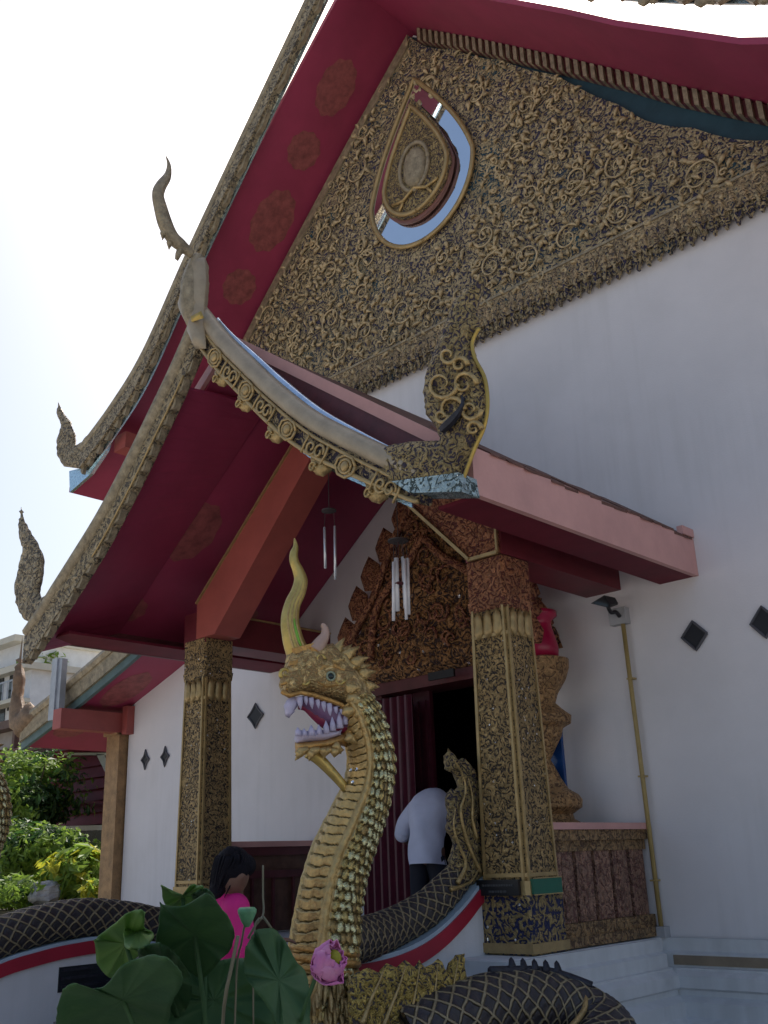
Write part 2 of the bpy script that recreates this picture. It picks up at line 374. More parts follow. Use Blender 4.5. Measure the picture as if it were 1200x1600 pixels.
M['redboard'] = mat('dark_red_boards', (.22,.03,.05), .55, var=.15, vs=4)
M['cream'] = mat('cream_trim', (.62,.58,.48), .6, var=.06)
M['whitehouse'] = mat('far_white_render', (.72,.73,.74), .7, var=.06)
M['glass'] = mat('dark_window_glass', (.03,.035,.04), .1, var=.2)
M['rock'] = mat('grey_rock', (.36,.36,.36), .85, var=.3, vs=6, bump=.7, bs=12)
M['bark'] = mat('brown_bark', (.09,.06,.04), .85, var=.3, vs=12, bump=.7, bs=30)
M['greypost'] = mat('grey_metal_post', (.42,.44,.48), .45, .3, var=.15)
M['petal'] = None

def leafmat(name, col, col2, vs=6, trans=.35, rough=.5, fine=60):
    m = bpy.data.materials.new(name); m.use_nodes = True; nt = m.node_tree; N = nt.nodes; L = nt.links
    b = N['Principled BSDF']; b.inputs['Roughness'].default_value = rough
    tc = N.new('ShaderNodeTexCoord'); n1 = N.new('ShaderNodeTexNoise'); n1.inputs['Scale'].default_value = vs; n1.inputs['Detail'].default_value = 4
    L.new(tc.outputs['Object'], n1.inputs['Vector'])
    r = N.new('ShaderNodeMapRange'); r.inputs['From Min'].default_value = .35; r.inputs['From Max'].default_value = .65; L.new(n1.outputs['Fac'], r.inputs['Value'])
    mx = N.new('ShaderNodeMix'); mx.data_type = 'RGBA'; mx.inputs['A'].default_value = (*col, 1); mx.inputs['B'].default_value = (*col2, 1); L.new(r.outputs[0], mx.inputs['Factor'])
    L.new(mx.outputs['Result'], b.inputs['Base Color'])
    tr = N.new('ShaderNodeBsdfTranslucent'); L.new(mx.outputs['Result'], tr.inputs['Color'])
    ms = N.new('ShaderNodeMixShader'); ms.inputs[0].default_value = trans
    L.new(b.outputs[0], ms.inputs[1]); L.new(tr.outputs[0], ms.inputs[2]); L.new(ms.outputs[0], N['Material Output'].inputs['Surface'])
    n2 = N.new('ShaderNodeTexNoise'); n2.inputs['Scale'].default_value = fine; L.new(tc.outputs['Object'], n2.inputs['Vector'])
    bp = N.new('ShaderNodeBump'); bp.inputs['Strength'].default_value = .2; bp.inputs['Distance'].default_value = .01; L.new(n2.outputs['Fac'], bp.inputs['Height']); L.new(bp.outputs[0], b.inputs['Normal'])
    return m
M['lotus'] = leafmat('lotus_leaf_dark', (.06,.15,.065), (.095,.20,.08), 7, .5, .65)
M['lotus2'] = leafmat('lotus_leaf_light', (.16,.30,.10), (.22,.36,.11), 7, .5, .65)
M['petal'] = leafmat('lotus_petal', (.62,.16,.46), (.72,.34,.56), 12, .3)
M['foldark'] = leafmat('foliage_deep', (.03,.08,.02), (.06,.13,.03), 9, .45)
M['follight'] = leafmat('foliage_bright', (.17,.28,.04), (.28,.40,.06), 9, .5)
M['folyellow'] = leafmat('foliage_yellow', (.4,.38,.03), (.5,.5,.05), 9, .5)

# ------------------------------------------------------------------ ground
CX = -7.05
g = MB(); g.add([(-600,-600,0),(600,-600,0),(600,600,0),(-600,600,0)], [(0,1,2,3)]); tag(g.build('ground', M['paving']), kind='structure')
g = MB(); g.add([(-60,6,.004),(-14.2,6,.004),(-14.2,60,.004),(-60,60,.004)], [(0,1,2,3)]); tag(g.build('garden_soil', M['soil']), kind='structure')

# ------------------------------------------------------------------ the hall
YW = 8.55
PROF = [(0,12.6),(1.1,11.62),(2.1,10.68),(3.1,9.72),(3.65,9.16),(4.75,8.16),(5.64,7.55),(6.36,7.13)]   # main roof underside, half
def prof(d): return lerp_table(PROF, abs(d))
hall = thing('temple_hall', 'tall white temple hall with gilded carved gable under wide crimson eaves', 'temple hall', (CX, YW, 0))
DL, DR, DT, FL = -8.06, -6.10, 3.42, .85
outer = [(-13.43,0),(DL,0),(DL,DT),(DR,DT),(DR,0),(-.67,0),(-.67,3.92),(-1.75,4.30),(-1.75,7.3)]
outer += [(CX+d, prof(d)-.04) for d in (5.05,4.75,3.65,3.1,2.1,1.1,0,-1.1,-2.1,-3.1,-3.65,-4.75,-5.05)] + [(-12.35,7.3),(-12.35,4.30),(-13.43,3.92)]
g = MB(); g.prism([(x, YW, z) for x, z in outer], (0,.35,0))
g.box(-13.43,-13.1,YW+.35,24,0,3.92); g.box(-1.0,-.67,YW+.35,24,0,3.92)
g.box(-13.43,-.67,24,24.3,0,3.9); g.prism([(x,24,z) for x,z in [(-12.35,3.9)]+[(-12.35,7.3)]+[(CX+d,prof(d)-.04) for d in (-5.05,-4.75,-3.65,-3.1,-2.1,-1.1,0,1.1,2.1,3.1,3.65,4.75,5.05)]+[(-1.75,7.3),(-1.75,3.9)]], (0,.3,0))
g.box(-12.35,-12.1,YW+.35,24,3.9,7.3); g.box(-2.0,-1.75,YW+.35,24,3.9,7.3)
g.build('wall', M['wall'], hall)
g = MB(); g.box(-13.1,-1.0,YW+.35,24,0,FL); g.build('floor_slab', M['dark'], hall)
g = MB(); g.box(-10.5,-10.4,YW+.36,13,FL,4.2); g.box(-3.7,-3.6,YW+.36,13,FL,4.2); g.box(-10.4,-3.7,12.9,13,FL,4.2); g.box(-10.5,-3.6,YW+.36,13,4.2,4.3); g.build('dark_door_screen', M['shade_lining'], hall)  # box added behind the door so the opening reads dark

def slab(mb, prof_pts, y0, y1, th, mtop=0, mbot=1):
    """roof skin of thickness th over an underside profile [(x,z)...]"""
    n = len(prof_pts); b = len(mb.v)
    for y in (y0, y1):
        for x, z in prof_pts: mb.v.append(Vector((x,y,z)))
        for x, z in prof_pts: mb.v.append(Vector((x,y,z+th)))
    q = 2*n
    for i in range(n-1):
        mb.f.append([b+i,b+i+1,b+q+i+1,b+q+i]); mb.m.append(mbot)
        mb.f.append([b+n+i,b+q+n+i,b+q+n+i+1,b+n+i+1]); mb.m.append(mtop)
        mb.f.append([b+i,b+n+i,b+n+i+1,b+i+1]); mb.m.append(mbot)
        mb.f.append([b+q+i,b+q+i+1,b+q+n+i+1,b+q+n+i]); mb.m.append(mbot)
    for i in (0, n-1):
        mb.f.append([b+i,b+q+i,b+q+n+i,b+n+i]); mb.m.append(mbot)

YR, YB = 7.25, 7.12                # roof edge and bargeboard planes
full = [(CX-d, z) for d, z in reversed(PROF)] + [(CX+d, z) for d, z in PROF[1:]]
g = MB(); slab(g, full, YR, 25, .08)
g.build('roof', [M['tile'], M['soffit']], hall)
# aisle roofs
def aisle(sgn):
    f = lambda d: 3.92-.34*(d-6.36)+.0
    pts = [(CX+sgn*d, f(d)+.012*(d-5.2)**2) for d in (4.7,5.3,6.0,6.7,7.4,8.05)]
    g = MB(); slab(g, pts if sgn > 0 else pts[::-1], 7.75, 25, .16); return g.build('aisle_roof', [M['tile'], M['soffit']], hall), f
for s_ in (-1, 1): ar, fa = aisle(s_)

# stencilled flowers on the soffit left of the gable
def soffit_disc(cx_, cy_, ra, rb, ang, plane_pts, n=28):
    pass
def on_left(y, d): return Vector((CX-d, y, prof(d)-.004))
for (y, d, rl, ry) in ((8.0,3.15,.27,.27),(7.98,2.38,.48,.32),(7.9,1.6,.28,.26),(7.88,.9,.42,.28)):
    g = MB(); vs = []
    k = 40
    for i in range(k):
        a = 2*math.pi*i/k; rr = 1+.05*math.cos(10*a)
        vs.append(on_left(y+ry*math.sin(a)*rr, d+rl*.72*math.cos(a)*rr)-Vector((0,0,.0)))
    g.add(vs, [tuple(range(k))])
    g.build('soffit_flower', M['flower'], hall, recalc=False)

# ---- gable panel
def gz(d, off): return prof(d)-off
lowz = 7.46
left = [(CX-d, prof(d)-.12) for d in (5.2,4.75,3.65,3.1,2.1,1.1,0.0)]
rightd = [0.25+i*.1 for i in range(54)]
lob = [(CX+d, prof(d)-lerp_table([(0,.2),(2,.22),(2.5,.30),(3.2,.52),(4.4,.42),(5,.3)],d)-.06*abs(math.sin(d*4.2)) ) for d in rightd if prof(d)-.42 > lowz+.08]
g = MB()
back = [(CX-5.1,lowz+.02)] + [(x,z+.02) for x,z in left if z > lowz] + [(CX+d, prof(d)-.1) for d in (1.1,2.1,3.1,3.65,4.75,5.05)] + [(CX+5.2,lowz+.02)]
g.prism([(x,YW-.05,z) for x,z in back], (0,.048,0))
g.build('gable_ground', M['teal'], hall)
gp = MB(); rng0 = random.Random(4)
face = [(CX-5.05,lowz)] + [(x,z) for x,z in left if z > lowz+.1] + lob + [(CX+5.0,lowz)]
gp.prism([(x,YW-.11,z) for x,z in face], (0,.058,0))
# pendants of the lace edge
x = CX-5.0
while x < CX+5.0:
    wv = .105; dz = rng0.uniform(-.015,.015)
    gp.prism([(x-wv*.5,YW-.10,lowz+.06),(x-wv*.56,YW-.10,lowz-.04),(x-wv*.44,YW-.10,lowz-.10),(x-wv*.2,YW-.10,lowz-.12),(x-.012,YW-.10,lowz-.165+dz),(x+.012,YW-.10,lowz-.165+dz),(x+wv*.2,YW-.10,lowz-.12),(x+wv*.44,YW-.10,lowz-.10),(x+wv*.56,YW-.10,lowz-.04),(x+wv*.5,YW-.10,lowz+.06)][::-1], (0,.05,0))
    gp.tube([(x-.03,YW-.11,lowz+.16),(x,YW-.13,lowz+.02),(x,YW-.11,lowz-.13)],[.012,.034,.006],6)
    gp.tube([(x+.055,YW-.11,lowz+.24),(x+.06,YW-.125,lowz+.16),(x+.06,YW-.11,lowz+.06)],[.01,.03,.008],6); x += .122
gpo = gp.build('gable_panel', M['gable'], hall)
# scrollwork standing proud of the panel
sw = MB()
rng = random.Random(3)
def in_face(x, z, mrg):
    d = x-CX
    lim = prof(d)-(.2 if d < 0 else lerp_table([(0,.22),(2,.25),(2.5,.34),(3.2,.58),(4.4,.48),(5,.36)],d))
    return z > lowz+.05+mrg and z < lim-mrg
def in_med(x, z): return ((x+6.95)/1.05)**2+((z-10.0)/1.35)**2 < 1
cnt = 0
for _ in range(9000):
    if cnt > 800: break
    x = CX+rng.uniform(-5,5); z = rng.uniform(lowz, 12.3); r = rng.choice((.04,.05,.06,.08))
    if not in_face(x, z, r) or in_med(x, z): continue
    cnt += 1; a0 = rng.uniform(0, 6.28); sg = rng.choice((-1,1))
    if rng.random() < .3:
        pts = []; rs = []
        for i in range(11):
            t = i/10; rr = r*(1-t*.8); a = a0+sg*t*7
            pts.append((x+rr*math.cos(a), YW-.118-.02*math.sin(t*3), z+rr*math.sin(a))); rs.append(.013*(1-t*.5)+.003)
        sw.tube(pts, rs, 5)
    else:
        q = Vector((math.cos(a0),0,math.sin(a0))); nq_ = Vector((-q.z,0,q.x)); p = Vector((x,YW-.112,z)); l = r*rng.uniform(1.2,2.0)
        sw.tube([p, p+q*l*.35+Vector((0,-.028,0))+nq_*sg*.01, p+q*l*.75+Vector((0,-.03,0))+nq_*sg*.03, p+q*l+nq_*sg*.055],[.008,.026,.018,.003],5)
for x0, z0, r in [(CX+d, z, .26) for z in (8.1,8.75,9.4,10.05,10.7,11.35) for d in [k*.66-3.96+(.33 if round(z*20) % 26 else 0) for k in range(13)]]:
    x0 += rng.uniform(-.16,.16); z0 += rng.uniform(-.16,.16); r = rng.uniform(.12,.24)
    if not in_face(x0, z0, r*1.45) or in_med(x0, z0): continue
    a0 = rng.uniform(0,6.28); sg = 1 if x0 > CX else -1
    sw.tube([(x0+r*(1-t*.85)*math.cos(a0+sg*t*9), YW-.135, z0+r*(1-t*.85)*math.sin(a0+sg*t*9)) for t in [i/22 for i in range(23)]], [.016*(1-i/40) for i in range(23)], 6)
    for k in range(7):
        a = a0+k*.9; p = Vector((x0+r*math.cos(a), YW-.13, z0+r*math.sin(a))); q = p+Vector((math.cos(a+.7*sg),0,math.sin(a+.7*sg)))*rng.uniform(.08,.15)
        sw.tube([p,(p+q)/2+Vector((0,-.03,0)),q],[.012,.036,.004],5)
sw.build('scrollwork', M['scroll'], hall, smooth=True)
# bands round the gable
g = MB(); g.box(CX-5.04,CX+4.98,YW-.128,YW-.112,lowz-.01,lowz+.285)
for i in range(82):
    x = CX-4.95+i*.121; g.puff([(x-.05,YW-.13,lowz+.04),(x-.055,YW-.13,lowz+.13),(x,YW-.13,lowz+.25),(x+.055,YW-.13,lowz+.13),(x+.05,YW-.13,lowz+.04),(x,YW-.13,lowz+.0)], (0,1,0), .022, res=.05)
g.build('lace_band', M['lace'], hall)
g = MB()
g.prism([(CX-5.05,YW-.14,lowz+.28),(CX+5.0,YW-.14,lowz+.28),(CX+5.0,YW-.14,lowz+.31),(CX-5.05,YW-.14,lowz+.31)], (0,.028,0))
for (d0,z0),(d1,z1) in zip(PROF[:-2], PROF[1:-1]):
    g.prism([(CX-d0,YW-.14,z0-.12),(CX-d0,YW-.14,z0-.32),(CX-d1,YW-.14,z1-.32),(CX-d1,YW-.14,z1-.12)], (0,.028,0))
g.build('gable_border', M['greygold'], hall)
# dentil frieze under the right slope
g = MB()
L_ = [(d, prof(d)) for d in [i*.05 for i in range(4, 106)]]
for i, ((d0,z0),(d1,z1)) in enumerate(zip(L_[:-1], L_[1:])):
    pr = .22 if i % 2 else .17
    g.prism([(CX+d0,YW-pr,z0-.01),(CX+d1,YW-pr,z1-.01),(CX+d1,YW-pr,z1-.22),(CX+d0,YW-pr,z0-.22)], (0,pr-.06,0), 0 if i % 2 else 1)
g.build('dentil_frieze', [M['greygold'], M['maroon']], hall)

# ---- medallion
MX = -6.95
def tear(w_, z0, z1, y, n=40, lobes=0):
    """drop outline, point up"""
    P = []; h = z1-z0; rb = w_/2; zc = z0+rb*1.05
    for i in range(n):
        a = -math.pi/2 + 2*math.pi*i/n
        x = rb*math.cos(a); z = zc+rb*1.05*math.sin(a)
        if z > zc:
            t = 1-abs(a-math.pi/2)/(math.pi/2); z = zc+(z1-zc)*t; x = math.copysign(rb*max(0, 1-t)*(1+.55*t-.2*t*t), math.cos(a))
        if lobes: x *= 1+.06*abs(math.sin(a*lobes*.5))-.02
        P.append(Vector((MX+x, y, z)))
    return P
md = thing_part = MB()
md.prism(tear(1.72,9.06,11.55,YW-.15), (0,.03,0)); mo_ = md.build('medallion', M['mirror'], hall)
rim = tear(1.78,9.03,11.62,YW-.16, 60)
g = MB(); g.tube(rim+[rim[0]], .034, 8, flat=((0,1,0),.8)); g.build('medallion_rim', M['goldplain'], mo_, smooth=True)
g = MB(); g.prism(tear(1.18,9.38,11.25,YW-.25,48,14), (0,.03,0)); g.build('medallion_panel', M['flame'], mo_)
g = MB(); g.prism(tear(1.22,9.33,11.20,YW-.219,48), (0,.045,0)); g.build('medallion_body', M['medbody'], mo_)
rim = tear(1.1,9.44,11.1,YW-.255,48); g = MB(); g.tube(rim+[rim[0]], .035, 6); g.build('panel_rim', M['goldplain'], mo_, smooth=True)
g = MB(); ring = [(MX+.25*math.cos(a), YW-.26, 10.12+.36*math.sin(a)) for a in [i*math.pi/14 for i in range(29)]]
g.tube(ring, .03, 6); g.puff([(MX+.2*math.cos(a), YW-.25, 10.12+.3*math.sin(a)) for a in [i*math.pi/12 for i in range(24)]], (0,1,0), .05, res=.05)
g.build('medallion_emblem', M['greygold'], mo_, smooth=True)
g = MB(); g.tube([(MX-.4,YW-.265,9.72),(MX-.2,YW-.275,9.68),(MX,YW-.275,9.78),(MX+.2,YW-.275,9.68),(MX+.4,YW-.265,9.72)], .025, 6)
g.tube([(MX-.28,YW-.265,9.56),(MX-.2,YW-.27,9.68)], .02, 6); g.tube([(MX+.28,YW-.265,9.56),(MX+.2,YW-.27,9.68)], .02, 6); g.build('medallion_garland', M['gold'], mo_, smooth=True)

# ---- bargeboards
def bargeboard(name, pts, y, h, th, mats, parent, cap=.0, cap_r=.05, zoff=0, n=60, capmat=None, lumps=0, taper=False):
    """curved board in a plane parallel to the facade; pts = (x, ztop)"""
    S = spline([(x, z+zoff, 0) for x, z in pts], n)
    g = MB(); H0 = h
    for a, b in zip(S[:-1], S[1:]):
        i = len(g.v)//8; h = H0*(1 if not taper else min(1, 1.35-.75*i/n))
        hh = h*(1+(.28 if lumps and (i//2) % lumps == 0 else 0))
        g.add([(a.x,y,a.y),(b.x,y,b.y),(b.x,y,b.y-h),(a.x,y,a.y-h),(a.x,y+th,a.y),(b.x,y+th,b.y),(b.x,y+th,b.y-hh),(a.x,y+th,a.y-hh)],
              [(0,3,2,1),(4,5,6,7),(0,1,5,4),(3,7,6,2),(0,4,7,3),(1,2,6,5)])
    o = g.build(name, mats, parent)
    return o, S
for sgn in (-1, 1):
    pts = [(CX+sgn*d, z) for d, z in ([(-.02,13.1),(.52,12.53),(2.04,10.9),(3.1,9.75),(4.1,8.58),(4.9,8.0),(5.72,7.58)] if sgn < 0 else [(.02,13.2),(1,12.2),(2,11.3),(3,10.4),(4,9.5),(5.1,8.65),(5.75,8.2)])]
    o, S = bargeboard('bargeboard', pts, YB-.09, .30, .12, M['oldflame'], hall, n=46)
    g = MB(); g.tube([(p.x, YB-.03, p.y+.03) for p in S], .085, 8); 
    for i in range(2, 45, 2):      # weathered leaf lugs along the lower edge
        a, b = S[i], S[i+1]; d = (b-a).normalized(); nn = Vector((d.y*-sgn if False else 0,0,0))
        p = Vector((a.x, YB-.05, a.y-.30)); q = Vector((b.x, YB-.05, b.y-.30)); t = (q-p)
        g.prism([p, q, q+t*.25+Vector((0,0,-.02)), (p+q)/2+Vector((0,0,-.11)), p+Vector((0,0,-.05))], (0,.06,0))
    g.build('edge_roll', M['greygold'], o, smooth=False)
    g = MB()
    for a, b in zip(S[:-1], S[1:]):
        g.add([(a.x,YB+.034,a.y-.28),(b.x,YB+.034,b.y-.28),(b.x,YB+.034,b.y-.36),(a.x,YB+.034,a.y-.36),(a.x,YB+.06,a.y-.28),(b.x,YB+.06,b.y-.28),(b.x,YB+.06,b.y-.36),(a.x,YB+.06,a.y-.36)],
              [(0,3,2,1),(4,5,6,7),(0,1,5,4),(3,7,6,2),(0,4,7,3),(1,2,6,5)])
    g.build('mirror_strip', M['mosaicmirror'], o)
    # big pendants under the right-hand board
    for k in range(9 if sgn > 0 else 0):
        d = 1.0+k*.52; z = lerp_table([(1,11.68),(2,10.78),(3,9.88),(4,9.0),(5.1,8.15)],d)+.20; x = CX+sgn*d; g = MB()
        g.puff([(x-.14,YB-.03,z+.12),(x-.16,YB-.03,z-.02),(x-.11,YB-.03,z-.09),(x-.05,YB-.03,z-.08),(x,YB-.03,z-.14),(x+.06,YB-.03,z-.08),(x+.12,YB-.03,z-.09),(x+.16,YB-.03,z-.02),(x+.14,YB-.03,z+.12)], (0,1,0), .05, res=.05, relief=.03, rsc=20)
        g.build('leaf_pendant', M['greygold'], o, smooth=True)
    # upturned tail at the eave end
    ex = CX+sgn*5.9; ez = prof(5.9)+.22
    def T(dx, dz): return (ex+sgn*dx, YB-.03, ez+dz)
    g = MB()
    if sgn < 0: g.puff([px(x,y,Y=YB-.03) for x,y in ((160,690),(150,684),(136,680),(130,690),(118,696),(117,678),(109,657),(99,645),(91,628),(90,648),(97,668),(90,690),(90,712),(100,729),(122,732),(148,716))], (0,1,0), .05, rad=.10, res=.045, relief=.03, rsc=16); g.build('eave_finial', M['oldflame'], o, smooth=True); continue
    P = spline([T(-.5,.36),T(-.15,.12),T(.25,.1),T(.5,.35),T(.45,.7),T(.32,.98),T(.44,1.25),T(.5,1.45),T(.52,1.85)], 40)
    g.tube(P, [lerp_table([(0,.2),(.2,.22),(.35,.2),(.5,.17),(.6,.13),(.7,.1),(.78,.09),(.85,.05),(1,.008)], i/39) for i in range(40)], 10, flat=((0,1,0),.55))
    g.puff([T(-.32,.28),T(-.06,.3),T(-.1,.5),T(-.02,.75),T(-.25,.55)], (0,1,0), .05, res=.06)
    g.build('eave_finial', M['flame'], o, smooth=True)
g = MB(); g.prism([px(x,y,Y=YB+.06) for x,y in ((109,769),(108,736),(124,732),(150,712),(178,670),(166,704),(142,740))], (0,.05,0)); g.build('eave_cap', M['mosaicmirror'], hall)
# purlin ends under the left eave
g = MB(); g.box(CX-5.2,CX-4.9,YR+.05,YW,7.45,7.70); g.box(CX-3.6,CX-3.4,YR+.3,YW,8.75,9.1) if False else None
g.build('purlin', M['deepbeam'], hall)
g = MB(); g.box(CX+4.9,CX+5.2,YR+.05,YW,7.45,7.70); g.build('purlin', M['deepbeam'], hall)

# aisle bargeboard left (and right) with finial
for sgn in (-1, 1):
    f = lambda d: 3.92-.34*(d-6.36)+.012*(d-5.2)**2
    pts = [(CX+sgn*d, f(d)+.36) for d in (4.7,5.3,6.0,6.7,7.4,8.02)]
    o, S = bargeboard('aisle_bargeboard', pts, 7.62, .30, .12, M['greygold'], hall, n=24)
    g = MB(); g.tube([(p.x, 7.66, p.y) for p in S], .09, 8); g.build('edge_roll', M['greygold'], o)
    g = MB()
    for a, b in zip(S[:-1], S[1:]):
        g.add([(a.x,7.66,a.y-.26),(b.x,7.66,b.y-.26),(b.x,7.66,b.y-.42),(a.x,7.66,a.y-.42),(a.x,7.72,a.y-.26),(b.x,7.72,b.y-.26),(b.x,7.72,b.y-.42),(a.x,7.72,a.y-.42)],
              [(0,3,2,1),(4,5,6,7),(0,1,5,4),(3,7,6,2),(0,4,7,3),(1,2,6,5)])
    g.build('edge_strip', mat('teal_edge', (.10,.16,.16), .5, var=.2) if sgn < 0 else bpy.data.materials['teal_edge'], o)
    ex = CX+sgn*8.0; ez = f(8.0)+.3
    def T(dx, dz): return (ex+sgn*dx, 7.66, ez+dz)
    g = MB(); g.puff([T(-.5,.1),T(.1,-.18),T(.36,0),T(.42,.3),T(.36,.6),T(.38,.85),T(.29,1.5),T(.25,.95),T(.17,.8),T(.2,.5),T(.06,.26),T(-.15,.36)], (0,1,0), .12, res=.07)
    g.build('eave_finial', M['brownflame'], o, smooth=True)
g = MB(); a = px(85,1115,Y=7.45); g.box(a.x-.09,a.x+.06,7.4,7.55,a.z-.1,a.z+.82); g.box(a.x+.06,a.x+.15,7.43,7.52,a.z-.1,a.z+.80); g.box(a.x-.13,a.x-.09,7.44,7.5,a.z+.05,a.z+.62); g.build('roof_post', M['greypost'], hall)

for y_, d_, a_ in ((8.15,5.9,.55),(8.1,7.3,.3)):
    g = MB(); k = 30; f = lambda d: 3.92-.34*(d-6.36)+.012*(d-5.2)**2
    g.add([(CX-(d_+a_*math.cos(t)*(1+.05*math.cos(8*t))), y_+.26*math.sin(t), f(d_+a_*math.cos(t)*(1+.05*math.cos(8*t)))-.004) for t in [2*math.pi*i/k for i in range(k)]], [tuple(range(k))]); g.build('soffit_flower', M['flower'], hall, recalc=False)
# corner post and its beam
g = MB(); g.box(-13.80,-13.45,8.4,8.75,.85,3.55); g.box(-13.86,-13.44,8.34,8.80,.55,.95); g.box(-13.84,-13.45,8.36,8.78,3.50,3.6); g.build('corner_post', mat('brown_gilt_post', (.34,.20,.09), .5, .2, var=.25, vs=8, bump=.4, bs=40), hall)
g = MB(); g.box(-13.66,-13.43,7.40,8.75,3.53,3.82); g.box(-13.431,-13.3,8.42,8.549,3.5,3.92); g.build('eave_beam', M['deepbeam'], hall)

# diamond vents
def diamond(cx_, cz_, rx_, rz_, lob=0):
    g = MB(); k = 24; P = []
    for i in range(4):
        for j in range(6):
            t = j/6; a0 = i*math.pi/2; a1 = (i+1)*math.pi/2
            p = Vector((math.cos(a0)*rx_, math.sin(a0)*rz_))*(1-t)+Vector((math.cos(a1)*rx_, math.sin(a1)*rz_))*t
            p *= 1-lob*math.sin(t*math.pi); P.append((cx_+p.x, YW-.012, cz_+p.y))
    g.prism(P, (0,.01,0)); o = g.build('wall_vent', M['vent'], hall)
    g = MB(); Q = [Vector((x, YW-.016, z)) for x, y, z in P]
    g.tube(Q+[Q[0]], .013, 6); g.build('vent_rim', M['ventrim'], o)
for x, z, rx_, rz_, l in ((-4.10,3.41,.125,.135,0),(-3.44,3.415,.12,.14,0),(-10.40,3.43,.16,.16,.1),(-12.94,3.09,.10,.14,.25),(-12.44,3.09,.10,.14,.25)): diamond(x, z, rx_, rz_, l)

# wall foot mouldings along hall and porch platform
def moulding(path, prof_, name, m, parent):
    """profile (offset, z) swept along a plan path with mitres; outward = right-hand side of travel"""
    n = len(path); P = [Vector((*p, 0)) for p in path]; offs = []
    for i in range(n):
        d0 = (P[i]-P[i-1]).normalized() if i else (P[1]-P[0]).normalized()
        d1 = (P[i+1]-P[i]).normalized() if i < n-1 else d0
        n0 = Vector((d0.y,-d0.x,0)); n1 = Vector((d1.y,-d1.x,0)); b = (n0+n1); b = b/b.dot(n0) if b.dot(n0) > .01 else n0
        offs.append(b)
    g = MB(); k = len(prof_)
    vs = [P[i]+offs[i]*o+Vector((0,0,z)) for i in range(n) for o, z in prof_]
    fs = [(i*k+j, (i+1)*k+j, (i+1)*k+j+1, i*k+j+1) for i in range(n-1) for j in range(k-1)]
    fs += [tuple(range(k)), tuple((n-1)*k+j for j in reversed(range(k)))]
    g.add(vs, fs); return g.build(name, m, parent)
PX0, PX1, PY0 = -9.55, -4.76, 6.25
MP = [(0.0,.84),(.05,.84),(.05,.74),(.10,.72),(.10,.62),(.14,.615),(.14,.60),(.20,.56),(.20,.47),(.17,.45),(.17,.41),(.26,.37),(.26,.26),(.34,.22),(.34,0),(0,0)]
moulding([(PX1,YW-.02),(-.6,YW-.02)], MP, 'wall_foot', M['plinth'], hall)
moulding([(-13.5,YW-.02),(PX0,YW-.02)], MP, 'wall_foot', M['plinth'], hall)
g = MB(); g.box(PX1+.12,-.6,YW-.13,YW-.118,.635,.71); g.build('ledge_band', M['ledge'], hall)

# ---- door surround
g = MB(); g.box(DL-.16,DL+.02,YW-.06,YW+.3,FL,DT+.05); g.box(DR-.02,DR+.16,YW-.06,YW+.3,FL,DT+.05); g.box(DL-.3,DR+.3,YW-.14,YW+.3,DT-.05,DT+.2)
g.build('door_frame', M['maroon'], hall)
g = MB(); g.box(DL+.02,DL+.62,YW+.1,YW+.16,FL,DT-.05); 
for i in range(5): g.box(DL+.06+i*.115,DL+.115+i*.115,YW+.07,YW+.1,FL+.05,DT-.15)
g.build('door_leaf', mat('maroon_door', (.09,.015,.03), .3, var=.2, vs=6), hall)
PD = [(1.62,3.5),(1.55,3.72),(1.38,3.85),(1.42,4.05),(1.2,4.15),(1.22,4.4),(.98,4.5),(1.0,4.72),(.72,4.85),(.74,5.02),(.48,5.1),(.46,5.32),(.24,5.45),(.2,5.7),(.06,5.85),(0,6.15)]
pts = [(CX-d,YW-.16,z) for d, z in PD] + [(CX+d,YW-.16,z) for d, z in reversed(PD[:-1])]
g = MB(); g.puff(pts, (0,1,0), .13, rad=.25, res=.09, relief=.05, rsc=9); pdo = g.build('door_pediment', M['pediment'], hall)
g = MB()
for sgn in (-1,1):
    P = spline([(CX+sgn*1.5,YW-.3,3.55),(CX+sgn*1.15,YW-.33,4.1),(CX+sgn*.8,YW-.33,4.5),(CX+sgn*.45,YW-.33,5.1),(CX,YW-.32,5.65)], 24); g.tube(P, .05, 7)
    for d, z in [(a-.10, b) for a, b in PD[1:-2:2]]:
        g.puff([(CX+sgn*(d-.2),YW-.28,z-.15),(CX+sgn*(d+.1),YW-.28,z-.12),(CX+sgn*(d+.16),YW-.28,z+.05),(CX+sgn*(d+.12),YW-.28,z+.16),(CX+sgn*(d+.02),YW-.28,z+.30),(CX+sgn*(d-.16),YW-.28,z+.16)], (0,1,0), .05, res=.05)
P = spline([(CX-.9,YW-.32,3.75),(CX-.75,YW-.34,4.35),(CX-.25,YW-.34,4.75),(CX,YW-.34,5.0),(CX+.25,YW-.34,4.75),(CX+.75,YW-.34,4.35),(CX+.9,YW-.32,3.75)], 40); g.tube(P, .05, 7)
for i in range(90):
    x = CX+rng.uniform(-1.2,1.2); z = rng.uniform(3.65,5.4); 
    if abs(x-CX) > lerp_table([(3.5,1.3),(4.5,.8),(5.4,.25)], z): continue
    r = rng.uniform(.06,.14); a0 = rng.uniform(0,6); sg = rng.choice((-1,1))
    g.tube([(x+r*(1-t*.8)*math.cos(a0+sg*t*6.5), YW-.31, z+r*(1-t*.8)*math.sin(a0+sg*t*6.5)) for t in [k/9 for k in range(10)]], [.022*(1-.6*k/9) for k in range(10)], 5)
g.build('pediment_scrolls', M['carvered'], pdo, smooth=True)
# small blind window slit in the pediment
g = MB(); ta = px(670,1064,Y=YW-.32); tb = px(709,1044,Y=YW-.32); g.box(ta.x,tb.x,YW-.33,YW-.30,ta.z,tb.z); g.build('pediment_tablet', M['black'], pdo)

